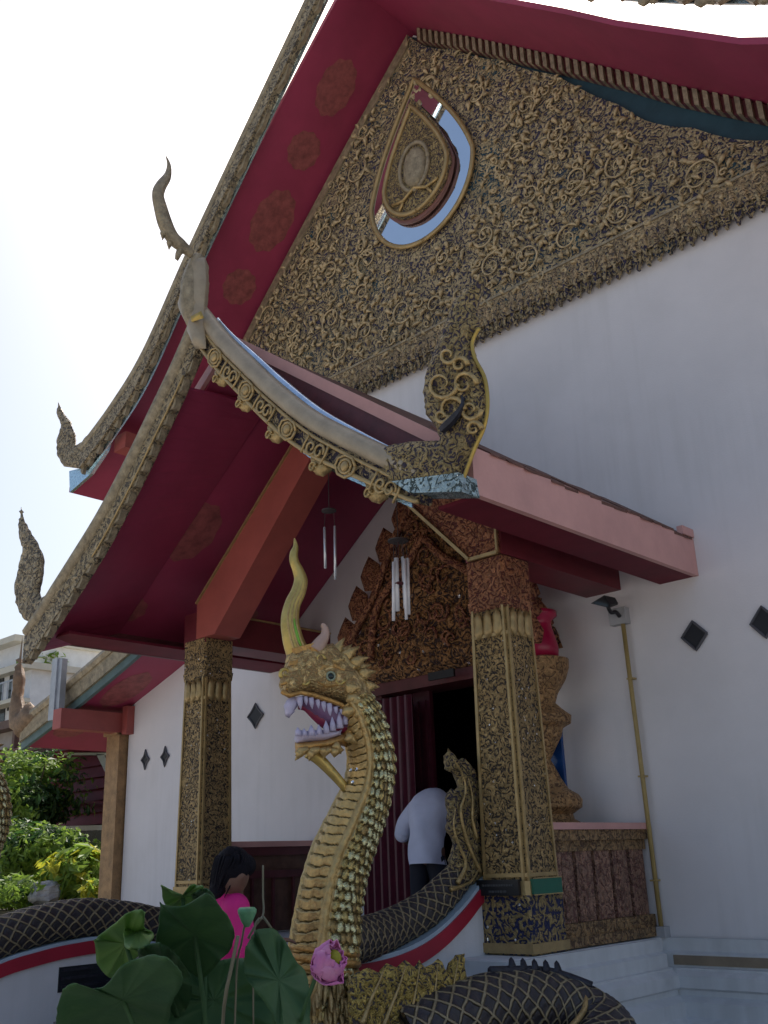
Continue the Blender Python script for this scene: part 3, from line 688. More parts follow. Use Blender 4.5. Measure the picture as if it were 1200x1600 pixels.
# curtain and sash in the doorway
cu = MB()
n = 54
for i in range(n):
    x0 = DL-.2+i*.016; x1 = x0+.016; ya = YW-.22+.035*math.sin(i*.9); yb = YW-.22+.035*math.sin((i+1)*.9)
    cu.add([(x0,ya,.9),(x1,yb,.9),(x1,yb,3.3),(x0,ya,3.3),(x0,ya+.01,.9),(x1,yb+.01,.9),(x1,yb+.01,3.3),(x0,ya+.01,3.3)], [(0,1,2,3),(7,6,5,4),(3,2,6,7),(0,4,5,1)])
tag(cu.build('door_curtain', M['curtain'], smooth=False), 'maroon curtain hanging in folds at the left of the dark doorway', 'curtain')
a = px(747,1155,Y=7.9); b = px(750,1215,Y=7.9)
g = MB(); g.add([(a.x-.03,7.9,b.z),(a.x+.05,7.88,b.z),(a.x+.05,7.9,a.z),(a.x-.03,7.92,a.z),(a.x-.03,7.91,b.z),(a.x+.05,7.89,b.z),(a.x+.05,7.91,a.z),(a.x-.03,7.93,a.z)],
    [(0,1,2,3),(7,6,5,4),(0,4,5,1),(1,5,6,2),(2,6,7,3),(3,7,4,0)])
g.bar((a.x+.01,7.92,a.z),(a.x+.01,7.92,DT-.02),.01,.01)
tag(g.build('orange_sash', M['sash']), 'narrow orange cloth strip hanging beside the right carved column', 'cloth strip')

# ------------------------------------------------------------------ the entrance porch
porch = thing('entrance_porch', 'crimson roofed entrance porch with gilded curved bargeboards on two carved columns', 'porch', (CX, 6.6, 0))
YP, YS = 5.1, 5.45            # bargeboard plane, roof front
rz_ = lambda d: 6.42-.745*abs(d)      # roof underside (straight)
ED = 3.02
g = MB(); slab(g, [(CX-ED,rz_(ED)),(CX,rz_(0)),(CX+ED,rz_(ED))], YS, YW-.01, .13)
g.build('roof', [M['tile'], M['soffit']], porch)
# ragged tiles along the right eave and front
g = MB(); rng = random.Random(5)
y = YS-.02
while y < YW-.05:
    wv = rng.uniform(.16,.22); z = rz_(ED)+.15+rng.uniform(-.01,.015)
    g.add([(CX+ED-.5,y,z+.375),(CX+ED+.05+rng.uniform(0,.03),y,z-.03),(CX+ED+.05,min(y+wv,YW-.02),z-.02),(CX+ED-.5,min(y+wv,YW-.02),z+.385)]+
          [(CX+ED-.5,y,z+.40),(CX+ED+.05,y,z+.0),(CX+ED+.05,min(y+wv,YW-.02),z+.005),(CX+ED-.5,min(y+wv,YW-.02),z+.41)], [(0,3,2,1),(4,5,6,7),(0,1,5,4),(1,2,6,5),(2,3,7,6),(3,0,4,7)]); y += wv
g.build('eave_tiles', M['tile'], porch)
# front rake boards of the straight roof
for sgn in (-1, 1):
    g = MB()
    x1 = CX+sgn*ED
    g.prism([(CX,YS-.05,rz_(0)+.15),(CX,YS-.05,rz_(0)+.03),(x1,YS-.05,rz_(ED)+.03),(x1,YS-.05,rz_(ED)+.15)], (0,.048,0))
    g.build('rake_strip', M['salmon'], porch)
    if sgn < 0: continue
    g = MB(); g.prism([(CX,YS-.03,rz_(0)+.03),(CX+.1,YS-.03,rz_(.1)-.12),(CX+.7,YS-.03,rz_(.7)-.45),(CX+1.6,YS-.03,rz_(1.6)-.6),(x1,YS-.03,rz_(ED)-.05),(x1,YS-.03,rz_(ED)+.03)], (0,.028,0))
    g.build('rake_board', M['maroon'], porch)
# concave verge soffit behind the left bargeboard
BPTS = [(0,6.66),(.35,6.22),(.7,5.84),(1.07,5.45),(1.55,5.0),(2.06,4.62),(2.64,4.22),(3.0,4.02)]
g = MB(); S = spline([(CX-d, z-.22, 0) for d, z in BPTS[1:]], 24)
vs = []
for p in S: vs += [(p.x,YP+.06,p.y),(p.x,YS+.75,max(p.y, rz_(p.x-CX)-.02)),(p.x,YS+.75,max(p.y, rz_(p.x-CX)-.02)+.03),(p.x,YP+.06,p.y+.03)]
g.add(vs, [(4*i+j, 4*i+(j+1) % 4, 4*i+4+(j+1) % 4, 4*i+4+j) for i in range(23) for j in range(4)]+[(0,1,2,3),(95,94,93,92)])
g.build('verge_soffit', M['soffit'], porch)
# stencils on the left soffit
for (y, d, rl, ry) in ((6.3,1.75,.42,.3),(6.1,2.72,.2,.26),(7.6,2.6,.25,.3)):
    g = MB(); k = 36; vs = []
    for i in range(k):
        a = 2*math.pi*i/k; rr = 1+.05*math.cos(9*a); dd = d+rl*.8*math.cos(a)*rr
        vs.append((CX-dd, y+ry*math.sin(a)*rr, rz_(dd)-.004))
    g.add(vs, [tuple(range(k))]); g.build('soffit_flower', M['flower'], porch, recalc=False)
# eave fascias
g = MB(); zb = 3.955; g.box(CX+ED,CX+ED+.05,YP+.12,YW-.004,zb,zb+.36); g.box(CX+ED+.001,CX+ED+.06,YW-.22,YW-.004,zb+.37,zb+.45); g.build('eave_fascia', M['salmon'], porch)
g = MB(); g.box(CX-ED-.05,CX-ED,YP+.12,YW-.004,zb,zb+.36); g.build('eave_fascia', M['maroon'], porch)
g = MB(); g.box(CX+ED-.35,CX+ED-.004,YP+.2,YW-.004,zb+.002,zb+.03); g.build('eave_soffit', M['soffitline'], porch)
g = MB(); g.box(CX-ED+.004,CX-ED+.5,YP+.2,YW-.004,zb+.002,zb+.03); g.build('eave_soffit', M['soffitline'], porch)
# bargeboards with cap roll, carved panels, pendants and finials
for sgn in (-1, 1):
    bp_ = [(CX+sgn*d, z) for d, z in (BPTS if sgn < 0 else BPTS[:-1]+[(2.74,4.17)])]
    o, S = bargeboard('bargeboard', bp_, YP-.06, .34, .11, M['barge'] if sgn > 0 else M['oldflame'], porch, n=64, taper=sgn > 0)
    g = MB()
    P = [Vector((p.x, YP-.03, p.y+.0)) for p in S]
    nv = len(P)
    g.tube(P, [.085*(1 if i < 50 else 1-.3*(i-50)/14) for i in range(nv)], 10); g.build('cap_roll', M['capband'] if sgn > 0 else M['greygold'], o, smooth=True)
    if sgn < 0:
        for i in range(3, 60, 3):
            a, b = S[i], S[i+2]; p = Vector((a.x, YP-.05, a.y-.33)); q = Vector((b.x, YP-.05, b.y-.33)); t = q-p
            g = MB(); g.prism([p, q, q+t*.2+Vector((0,0,-.01)), (p+q)/2+Vector((0,0,-.075)), p+Vector((0,0,-.04))], (0,.07,0)); g.build('edge_leaf', M['greygold'], o)
        g = MB(); g.tube([Vector((p.x, YP-.065, p.y-.32)) for p in S[6:40]], .012, 6); g.build('edge_bead', M['goldplain'], o, smooth=True)
        continue
    g = MB()
    for off, r in ((-.13,.016),(-.335,.02)):
        g.tube([Vector((p.x, YP-.075, p.y+off*(1 if off > -.2 else min(1, 1.35-.75*i/64)))) for i, p in enumerate(S)][:58], r, 6)
    g.build('edge_bead', M['goldplain'], o, smooth=True)
    # panels: roundels alternate with scroll panels
    g = MB(); 
    ks = range(8, 54, 6)
    for n_, k in enumerate(ks):
        p = S[k]; c = Vector((p.x, YP-.09, p.y-.235)); t = (S[k+1]-S[k-1]).normalized(); t = Vector((t.x,0,t.y)); nz = Vector((-t.z,0,t.x))
        if nz.z < 0: nz = -nz
        if n_ % 2 == 0:
            hexa = [c+t*.12*math.cos(a)+nz*.085*math.sin(a) for a in [math.pi*2*i/8+math.pi/8 for i in range(9)]]
            g.tube(hexa, .014, 5); g.tube([c+t*.07*math.cos(a)+nz*.055*math.sin(a) for a in [math.pi*2*i/12 for i in range(13)]], .014, 5)
            g.ball((c.x,c.y,c.z), (.045,.03,.045), 8)
        else:
            for q in (-1,1):
                cc = c+t*.055*q
                g.tube([cc+(t*math.cos(a*q)+nz*math.sin(a*q))*(.07*(1-i/14*.8)) for i, a in enumerate([.6*i for i in range(13)])], .013, 5)
            for q in (-1,1): g.tube([c+t*.14*q+nz*.08, c+t*.15*q, c+t*.14*q-nz*.08], .012, 5)
    g.build('carved_panels', M['goldplain'], o, smooth=True)
    for k in (9, 18, 28, 38, 48):
        p = S[k]; x = p.x; z = p.y-.34*min(1, 1.35-.75*k/64); g = MB()
        g.puff([(x-.11,YP-.02,z+.07),(x-.12,YP-.02,z-.04),(x-.06,YP-.02,z-.11),(x+.02,YP-.02,z-.15),(x+.09,YP-.02,z-.11),(x+.10,YP-.02,z-.02),(x+.06,YP-.02,z+.02)], (0,1,0), .045, res=.035, relief=.02, rsc=30)
        g.tube([(x-.05+.045*math.cos(a)*(1-a/9),YP-.075,z-.06+.045*math.sin(a)*(1-a/9)) for a in [.5*i for i in range(13)]], .012, 5)
        g.build('leaf_pendant', M['gold'], o, smooth=True)
    g = MB()
    for i, (a, b) in enumerate(zip(S[6:52], S[7:53])):
        k_ = .39-.34*min(1, 1.35-.75*(i+6)/64)-.05; a = Vector((a.x,a.y+k_,0)); b = Vector((b.x,b.y+k_,0))
        g.add([(a.x,YP+.051,a.y-.30),(b.x,YP+.051,b.y-.30),(b.x,YP+.051,b.y-.395),(a.x,YP+.051,a.y-.395),(a.x,YP+.07,a.y-.30),(b.x,YP+.07,b.y-.30),(b.x,YP+.07,b.y-.395),(a.x,YP+.07,a.y-.395)],
              [(0,3,2,1),(4,5,6,7),(0,1,5,4),(3,7,6,2),(0,4,7,3),(1,2,6,5)])
    g.build('mirror_strip', M['mosaicmirror'], o)
    g = MB(); g.tube([Vector((p.x, YP+.06, p.y+.085)) for p in S[4:50]], [.055*math.sin(math.pi*(.12+.8*i/46)) for i in range(46)], 8, flat=((0,1,0),.5)); g.build('upper_mirror_strip', M['bluemirror'], o, smooth=True)
# right finial, traced in its own plane
def ol(pts, **k): return [px(x, y, **k) for x, y in pts]
yq = YP-.03
g = MB()
FR = [(590,700),(640,690),(690,688),(682,668),(668,650),(664,620),(668,585),(678,560),(690,535),(700,505),(712,470),(735,450),(757,432),(752,455),(744,480),(750,512),(738,532),(744,560),(758,590),(762,630),(757,665),(742,700),(720,735),(716,768),(640,768),(610,755)]
g.puff(ol(FR, Y=yq), (0,1,0), .075, rad=.12, res=.03, relief=.03, rsc=26); fo = g.build('eave_finial', M['flame'], porch, smooth=True)
g = MB(); g.tube(spline(ol([(718,765),(740,705),(756,668),(762,630),(757,590),(742,560),(738,535),(749,512)], Y=yq-.02), 30), [.015]*30, 7); g.build('finial_spine', mat('yellow_gilt', (.46,.32,.08), .35, .5, var=.15, vs=10), fo, smooth=True)
g = MB(); g.prism(ol([(612,752),(716,738),(721,768),(640,770)], Y=yq-.09), (0,.2,0)); g.build('finial_foot', M['footmosaic'], fo)
g = MB()
for (x, y, r, n_) in ((690,600,26,1),(705,640,22,-1),(725,600,20,-1),(700,555,15,1),(735,640,18,1),(690,650,12,1),(740,670,13,-1),(718,570,13,-1)):
    pts = [px(x+r*(1-i/16*.85)*math.cos(.5*i*n_), y+r*(1-i/16*.85)*math.sin(.5*i*n_), Y=yq-.10) for i in range(15)]
    g.tube(pts, [.02*(1-i/22) for i in range(15)], 5)
g.build('finial_scrolls', M['gold'], fo, smooth=True)
g = MB(); g.tube(spline(ol([(690,672),(708,655),(722,635),(722,618)], Y=yq-.115), 10), [.03,.036,.036,.034,.03,.026,.02,.014,.01,.005], 6); g.build('finial_slit', M['netdark'], fo)
# left finial
FL_ = [(52,975),(100,935),(150,880),(160,850),(130,888),(95,915),(64,935),(60,925),(66,895),(67,870),(57,845),(47,832),(38,815),(33,792),(31,825),(33,845),(38,860),(30,895),(25,920),(27,945),(38,968)]
g = MB(); g.puff(ol(FL_, Y=yq), (0,1,0), .05, rad=.10, res=.04, relief=.025, rsc=20); g.build('eave_finial', M['oldflame'], porch, smooth=True)
# apex ornament (tall curved horn)
g = MB(); AP = [(282,520),(276,480),(286,430),(296,400)]
P = spline([px(x, y, X=CX) for x, y in ((318,530),(308,500),(302,460),(308,420),(312,400))], 24); 
g.tube(P, [lerp_table([(0,.10),(.3,.15),(.6,.14),(1,.06)], i/23) for i in range(24)], 10, flat=((1,0,0),.6))
HN = [(300,398),(285,385),(270,372),(259,352),(251,325),(247,305),(252,290),(262,275),(264,258),(259,243)]
P = spline([px(x, y, X=CX) for x, y in HN], 40); g.tube(P, [lerp_table([(0,.05),(.15,.08),(.35,.09),(.55,.07),(.75,.045),(.9,.022),(1,.003)], i/39) for i in range(40)], 8, flat=((1,0,0),.6))
for x, y in ((282,392),(268,375),(258,360)): g.puff([px(x+a, y+b, X=CX) for a, b in ((-4,-8),(8,0),(2,6),(-4,16),(-8,4))], (1,0,0), .03, res=.04)
g.build('apex_finial', M['greygold'], porch, smooth=True)
g = MB(); g.puff([px(x, y, Y=yq-.07) for x, y in ((303,405),(320,402),(322,440),(318,480),(322,545),(306,545),(298,520),(283,490),(288,455))], (0,1,0), .10, rad=.15, res=.05); g.build('apex_shield', M['capband'], porch, smooth=True)
g = MB(); g.puff([px(x, y, Y=yq-.16) for x, y in ((294,497),(314,486),(319,497),(300,503))], (0,1,0), .02, res=.03); g.build('shield_lug', bpy.data.materials['yellow_gilt'], porch)

# columns
def column(cx_, face):
    c = (cx_, 6.815)
    g = MB(); g.frust(c, .215, .185, 1.37, 3.55, 0, .18); o = g.build('column', M['column'], porch)
    g = MB(); g.frust(c, .232, .232, FL+.0, 1.27, 0, .05); g.build('column_foot', M['mosaic'], o)
    g = MB(); g.frust(c, .245, .245, .86, .93); g.build('foot_band', M['goldplain'] , o); g = MB(); g.frust(c, .238, .235, 1.27, 1.372, 0, .12); g.build('foot_band', M['goldplain'] , o)
    g = MB()
    for sx in (-1,1):
        for sy in (-1,1):
            for k in (.86,):
                a = Vector((c[0]+sx*.215*k, c[1]+sy*.215, 1.37)); b = Vector((c[0]+sx*.185*k, c[1]+sy*.185, 3.55)); g.bar(a, b, .022, .022, up=(0,1,0))
                a = Vector((c[0]+sx*.215, c[1]+sy*.215*k, 1.37)); b = Vector((c[0]+sx*.185, c[1]+sy*.185*k, 3.55)); g.bar(a, b, .022, .022, up=(1,0,0))
    for z, h in ((1.40,.03),(3.3,.03),(2.2,.0)):
        if h:
            k = lerp_table([(1.37,.215),(3.55,.185)], z)+.008; g.frust(c, k, k, z, z+h, 0, .18)
    g.build('column_edging', M['goldplain'], o)
    g = MB(); g.frust(c, .19, .20, 3.53, 3.62); g.frust(c, .2, .2, 3.62, 3.98, 0, .1); g.build('capital', M['carvered'] if face else M['column'], o); g = MB()
    for i in range(4):
        a = i*math.pi/2; d = Vector((math.cos(a), math.sin(a), 0)); s_ = Vector((-d.y, d.x, 0))
        for q in (-.1, 0, .1):
            p = Vector((*c, 3.34))+d*.2+s_*q; g.puff([p+s_*-.05, p+s_*-.04+Vector((0,0,.14)), p+Vector((0,0,.2)), p+s_*.04+Vector((0,0,.14)), p+s_*.05, p-Vector((0,0,.06))], d, .02, res=.04)
    g.build('capital_leaves', M['goldplain'], o, smooth=True)
    return c
cR = column(-5.005, 1); cL = column(-9.145, 0)
# plate beams along the porch sides
g = MB(); g.box(-5.2,-4.80,6.62,YW-.004,3.99,4.34); g.build('plate_beam', mat('deep_red_beam', (.16,.02,.03), .5, var=.15, vs=3), porch)
g = MB(); g.box(-9.35,-8.95,6.62,YW-.004,3.93,4.30); g.build('plate_beam', bpy.data.materials['deep_red_beam'], porch)
g = MB(); g.box(-9.37,-9.34,6.7,YW-.01,4.26,4.30) ; g.box(-8.95,-8.93,6.7,YW-.01,4.27,4.29); g.build('beam_bead', M['goldplain'], porch)
# front truss boards
g = MB(); Yt = 6.6
ta, tb, tc_, td = px(308,945,Y=Yt), px(456,700,Y=Yt), px(335,990,Y=Yt), px(489,708,Y=Yt)
ext = lambda a, b: a+(b-a)*((CX-.05-a.x)/(b.x-a.x))
g.prism([(ta.x,Yt,3.985),(tc_.x,Yt,3.985),tuple(ext(tc_,td)),tuple(ext(ta,tb)),(ta.x,Yt,ta.z)], (0,.36,0))
o = g.build('truss_board', M['orange'], porch)
g = MB(); g.bar(ta+Vector((0,-.012,.01)),ext(ta,tb)+Vector((0,-.012,.01)),.02,.03,up=(0,1,0)); g.build('board_bead', M['goldplain'], o)
g = MB(); g.prism([(-4.82,Yt,3.99),(-5.13,Yt,3.99),(-5.9,Yt,4.78),(CX+.05,Yt,5.5),(CX+.05,Yt,5.93),(-4.82,Yt,4.45)], (0,.36,0)); o = g.build('truss_board', M['carvered'], porch)
g = MB(); g.bar((-5.13,Yt-.012,4.0),(-5.9,Yt-.012,4.79),.03,.05,up=(0,1,0)); g.bar((-5.9,Yt-.012,4.79),(CX,Yt-.012,5.5),.03,.05,up=(0,1,0)); g.bar((-4.83,Yt-.012,4.0),(-5.15,Yt-.012,4.0),.03,.03,up=(0,1,0)); g.bar((-4.83,Yt-.012,4.0),(-4.83,Yt-.012,4.42),.02,.02,up=(0,1,0)); g.build('board_bead', M['goldplain'], o)
# platform, mouldings, steps
g = MB(); g.box(PX0,PX1,PY0,YW-.03,0,FL-.006); g.build('platform', M['plinth'], porch)
moulding([(PX0,YW-.2),(PX0,PY0),(PX1,PY0),(PX1,YW-.2)], MP, 'platform_moulding', M['plinth'], porch)
g = MB()
for i in range(5): g.box(-8.7,-5.4,4.6+.33*i,6.26,.17*i+.001*i,.17*(i+1))
g.build('steps', mat('worn_step_stone', (.22,.2,.19), .7, var=.2, bump=.2), porch)
# parapets
def parapet(x0, x1, name):
    g = MB(); g.box(x0+.05,x1-.05,7.05,YW-.05,1.03,1.58); o = g.build(name, M['brownwood'], porch)
    g = MB(); g.box(x0-.05,x1+.05,7.0,YW-.02,1.745,1.80); g.build('parapet_ledge', M['salmon'], o)
    g = MB(); g.box(x0-.03,x1+.03,7.0,YW-.03,1.66,1.744); g.box(x0,x1,7.02,YW-.035,1.575,1.659); g.box(x0-.02,x1+.02,7.0,YW-.03,.93,1.03); g.box(x0-.05,x1+.05,7.0,YW-.03,.855,.93); g.build('parapet_rail', M['parap'], o)
    g = MB()
    for i in range(5): 
        y = 7.1+i*.285; g.box(x0+.01,x1-.01,y,y+.235,1.032,1.573)
        for sx in (x0+.004, x1-.018):
            for k in range(5): g.box(sx,sx+.014,y+.07,y+.165,1.07+k*.1,1.135+k*.1)
    g.build('parapet_panels', M['parap2'], o)
M['parap'] = relief('parapet_carving', (.36,.22,.10), (.10,.055,.03), 13, 4, metal=.15, bump=1, dist=.02, th=(.05,.35))
M['parap2'] = relief('parapet_panel_carving', (.34,.19,.13), (.14,.06,.05), 13, 4, metal=.1, bump=1, dist=.02, th=(.05,.35))
parapet(-5.02, -4.84, 'right_parapet'); 
g = MB(); g.box(-9.35,-9.15,7.05,YW-.05,.86,1.70); o = g.build('parapet', M['brownwood'], porch)
g = MB(); g.box(-9.42,-9.08,7.0,YW-.02,1.75,1.81); g.build('parapet_ledge', M['salmon'], o)
g = MB(); g.box(-9.14,-9.10,7.1,YW-.05,1.42,1.50); g.box(-9.14,-9.11,7.1,YW-.05,1.66,1.749)
for i in range(5): g.box(-9.14,-9.11,7.15+i*.3,7.18+i*.3,.9,1.42)
g.build('parapet_boards', M['maroon'], o)
for ob in list(bpy.data.objects):
    if ob.name == 'right_parapet': ob.name = 'parapet'

# plaques on the right column foot
def plaque(name, c0, c1, m, label):
    return tag(c0.build(name, m), label, 'plaque')
g = MB(); g.box(-5.24,-4.835,6.545,6.575,1.27,1.385)
g2 = MB()
pq = tag(g.build('plaque', M['black']), 'black lettered plaque on the front face of the right carved column', 'plaque'); ORG[pq] = Vector((0,0,0))
for z, a, b in ((1.345,-5.18,-4.90),(1.30,-5.12,-4.96)):
    x = a
    while x < b:
        w_ = random.uniform(.012,.03); g2.box(x,x+w_,6.541,6.545,z-.008,z+.008); x += w_+.008
g2.build('plaque_lettering', mat('faint_grey_lettering', (.07,.07,.075), .5), pq)
g = MB(); g.box(-4.775,-4.745,6.62,7.0,1.275,1.385)
pq = tag(g.build('plaque', M['green']), 'plain dark green plaque on the side face of the right carved column', 'plaque'); ORG[pq] = Vector((0,0,0))
g = MB(); g.box(-4.746,-4.741,6.62,7.0,1.385,1.393); g.box(-4.746,-4.741,6.62,7.0,1.267,1.275); g.build('plaque_frame', M['goldplain'], pq)

# ------------------------------------------------------------------ serpents on the stair walls
HA = R(25); HB = R(4); NH = Vector((math.cos(HA), -math.sin(HA), 0)); P0 = Vector((-5.0, 4.85, 2.4)); HD = Vector((-math.sin(HA), -math.cos(HA), 0))
def nq(x, y, off=0.0): return pxn(x, y, P0+NH*off, NH)
def nol(pts, off=0.0): return [nq(x, y, off) for x, y in pts]

def scaled_neck(mb, path, rad, nside, nlen, hd, fy=1.0):
    """neck: belly plates in front, smooth ridges, overlapping scales on sides and back; materials 0 belly 1 ridge 2 scale 3 gap"""
    S = spline(path, nlen); Rr = spline([(r,0,0) for r in rad], nlen); b = len(mb.v); vl = 0; lens = [0]
    for i in range(1, nlen): vl += (S[i]-S[i-1]).length; lens.append(vl)
    U = [2*math.pi*j/nside-math.pi for j in range(nside)]
    def info(u, v):
        au = abs(u)
        if au < .62:                      # belly plate
            k = (v + .025*math.cos(u*2.5) + .012*mnoise.noise(Vector((u*5,v*9,2))))/.062; f = k-math.floor(k)
            return (.020*f*(1-.5*(au/.62)**4) if f > .14 else -.008, 3 if f < .14 else 0)
        if au < .95: return (.026*math.cos((au-.785)/.165*math.pi/2)+.006*mnoise.noise(Vector((u*8,v*20,1))), 1)
        su, sv = .235, .062               # scales: staggered rounded tiles
        ju = u+.05*mnoise.noise(Vector((u*3,v*14,5))); jv = v+.016*mnoise.noise(Vector((u*4,v*12,9)))
        kv = jv/sv; row = math.floor(kv); ku = ju/su+.5*(row % 2); cu_ = math.floor(ku); fu = ku-cu_-.5; fv = kv-row
        hs = math.sin(row*12.9898+cu_*78.233)*43758.5453; hs -= math.floor(hs)
        d = (fu*1.95)**2 + ((fv-.55)*1.75)**2
        h = max(0, 1-d)
        return ((.016+.016*hs)*math.sqrt(h)*(1.25-.7*fv+.5*(hs-.5)*fu) if h > 0 else -.004, (4 if hs > .62 else (5 if hs < .2 else 2)) if h > .12 else 3)
    mats = []
    for i, (p, r) in enumerate(zip(S, Rr)):
        t = (S[min(i+1,nlen-1)]-S[max(i-1,0)]).normalized(); f = (hd - t*hd.dot(t)).normalized(); s_ = t.cross(f)
        for u in U:
            h, mi = info(u, lens[i]); mats.append(mi); rr = r.x+h
            mb.v.append(p + f*math.cos(u)*rr*1.02 + s_*math.sin(u)*rr*fy)
    for i in range(nlen-1):
        for j in range(nside):
            mb.f.append([b+i*nside+j, b+i*nside+(j+1) % nside, b+(i+1)*nside+(j+1) % nside, b+(i+1)*nside+j]); mb.m.append(mats[i*nside+j])
    return S

def net_body(mb, path, rad, cell=.1, nside=64, step=.02):
    """serpent body; returns per-vertex uv in net cells, the net itself is relief of the material"""
    L = 0; Pp = spline(path, 200)
    for a, b_ in zip(Pp[:-1], Pp[1:]): L += (b_-a).length
    n = int(L/step); S = spline(path, n); Rr = spline([(r,0,0) for r in rad], n)
    nr = Vector((0,0,1)); v = 0; rm = sum(rad)/len(rad); nu = 2*round(math.pi*rm/cell); mb.uv = []
    for i, (p, r) in enumerate(zip(S, Rr)):
        if i: v += (S[i]-S[i-1]).length
        t = (S[min(i+1,n-1)]-S[max(i-1,0)]).normalized(); nr = (nr-t*nr.dot(t)).normalized(); bn = t.cross(nr)
        for j in range(nside+1):
            u = j/nside; a = u*nu+v/cell; c = u*nu-v/cell; da = abs(a/2-round(a/2)); dc = abs(c/2-round(c/2)); d = min(da, dc)
            rr = r.x*(1+.03*mnoise.noise(p*4))-.012*min(1, max(0, d-.06)*6)
            mb.v.append(p+nr*math.cos(2*math.pi*u)*rr+bn*math.sin(2*math.pi*u)*rr); mb.uv.append((u*nu/2, v/cell/2))
    k = nside+1
    for i in range(n-1):
        for j in range(nside): mb.f.append([i*k+j, i*k+j+1, (i+1)*k+j+1, (i+1)*k+j]); mb.m.append(0)
    for q in (0, n-1): mb.f.append([q*k+j for j in range(nside)]); mb.m.append(0)
def net_build(mb, parent):
    o = mb.build('body', M['net'], parent, smooth=True, recalc=False); lay = o.data.uv_layers.new(name='net')
    for l in o.data.loops: lay.data[l.index].uv = mb.uv[l.vertex_index]
    return o
def netmat():
    m = bpy.data.materials.new('serpent_net'); m.use_nodes = True; nt = m.node_tree; N = nt.nodes; L = nt.links; b = N['Principled BSDF']
    uv = N.new('ShaderNodeUVMap'); uv.uv_map = 'net'; tc = N.new('ShaderNodeTexCoord')
    wn = N.new('ShaderNodeTexNoise'); wn.inputs['Scale'].default_value = 7; wn.inputs['Detail'].default_value = 3; L.new(tc.outputs['Object'], wn.inputs['Vector'])
    ws = N.new('ShaderNodeVectorMath'); ws.operation = 'MULTIPLY_ADD'; ws.inputs[1].default_value = (.30,.30,0); L.new(wn.outputs['Color'], ws.inputs[0]); L.new(uv.outputs[0], ws.inputs[2])
    sp = N.new('ShaderNodeSeparateXYZ'); L.new(ws.outputs[0], sp.inputs[0]); ds = []
    for op in ('ADD','SUBTRACT'):
        a = N.new('ShaderNodeMath'); a.operation = op; L.new(sp.outputs[0], a.inputs[0]); L.new(sp.outputs[1], a.inputs[1])
        p = N.new('ShaderNodeMath'); p.operation = 'PINGPONG'; p.inputs[1].default_value = .5; L.new(a.outputs[0], p.inputs[0]); ds.append(p)
    mn = N.new('ShaderNodeMath'); mn.operation = 'MINIMUM'; L.new(ds[0].outputs[0], mn.inputs[0]); L.new(ds[1].outputs[0], mn.inputs[1])
    rg_ = N.new('ShaderNodeMapRange'); rg_.interpolation_type = 'SMOOTHSTEP'; rg_.inputs['From Min'].default_value = .05; rg_.inputs['From Max'].default_value = .16; rg_.inputs['To Min'].default_value = 1; rg_.inputs['To Max'].default_value = 0; L.new(mn.outputs[0], rg_.inputs['Value'])
    n2 = N.new('ShaderNodeTexNoise'); n2.inputs['Scale'].default_value = 26; n2.inputs['Detail'].default_value = 5; L.new(tc.outputs['Object'], n2.inputs['Vector'])
    g = N.new('ShaderNodeMix'); g.data_type = 'RGBA'; g.inputs['A'].default_value = (.13,.09,.045,1); g.inputs['B'].default_value = (.48,.38,.23,1); L.new(n2.outputs['Fac'], g.inputs['Factor'])
    dk = N.new('ShaderNodeMix'); dk.data_type = 'RGBA'; dk.inputs['A'].default_value = (.012,.012,.03,1); dk.inputs['B'].default_value = (.075,.06,.05,1); L.new(n2.outputs['Fac'], dk.inputs['Factor'])
    mx = N.new('ShaderNodeMix'); mx.data_type = 'RGBA'; L.new(dk.outputs['Result'], mx.inputs['A']); L.new(g.outputs['Result'], mx.inputs['B']); L.new(rg_.outputs[0], mx.inputs['Factor']); L.new(mx.outputs['Result'], b.inputs['Base Color'])
    b.inputs['Roughness'].default_value = .5
    h = N.new('ShaderNodeMath'); h.operation = 'MULTIPLY_ADD'; h.inputs[1].default_value = .2; L.new(n2.outputs['Fac'], h.inputs[0]); L.new(rg_.outputs[0], h.inputs[2])
    bp = N.new('ShaderNodeBump'); bp.inputs['Distance'].default_value = .03; L.new(h.outputs[0], bp.inputs['Height']); L.new(bp.outputs[0], b.inputs['Normal']); return m
M['net'] = netmat()

naga = thing('naga_statue', 'gilded naga statue rearing with open jaws and tall horn beside the right column', 'naga statue', (-5.0, 4.8, 0), 'nagas flanking the porch steps')
g = MB()
NP = nol([(497,1590),(500,1540),(508,1475),(516,1410),(531,1345),(556,1285),(576,1230),(580,1180),(567,1130),(547,1095)])
S = scaled_neck(g, NP, [.26,.235,.208,.195,.185,.172,.152,.145,.142,.135], 168, 420, Vector((-math.sin(HB), -math.cos(HB), 0)))
g.build('neck', [M['belly'], M['belly'], M['scale'], M['scaleedge'], M['scalelite'], M['scaledark']], naga, smooth=True)
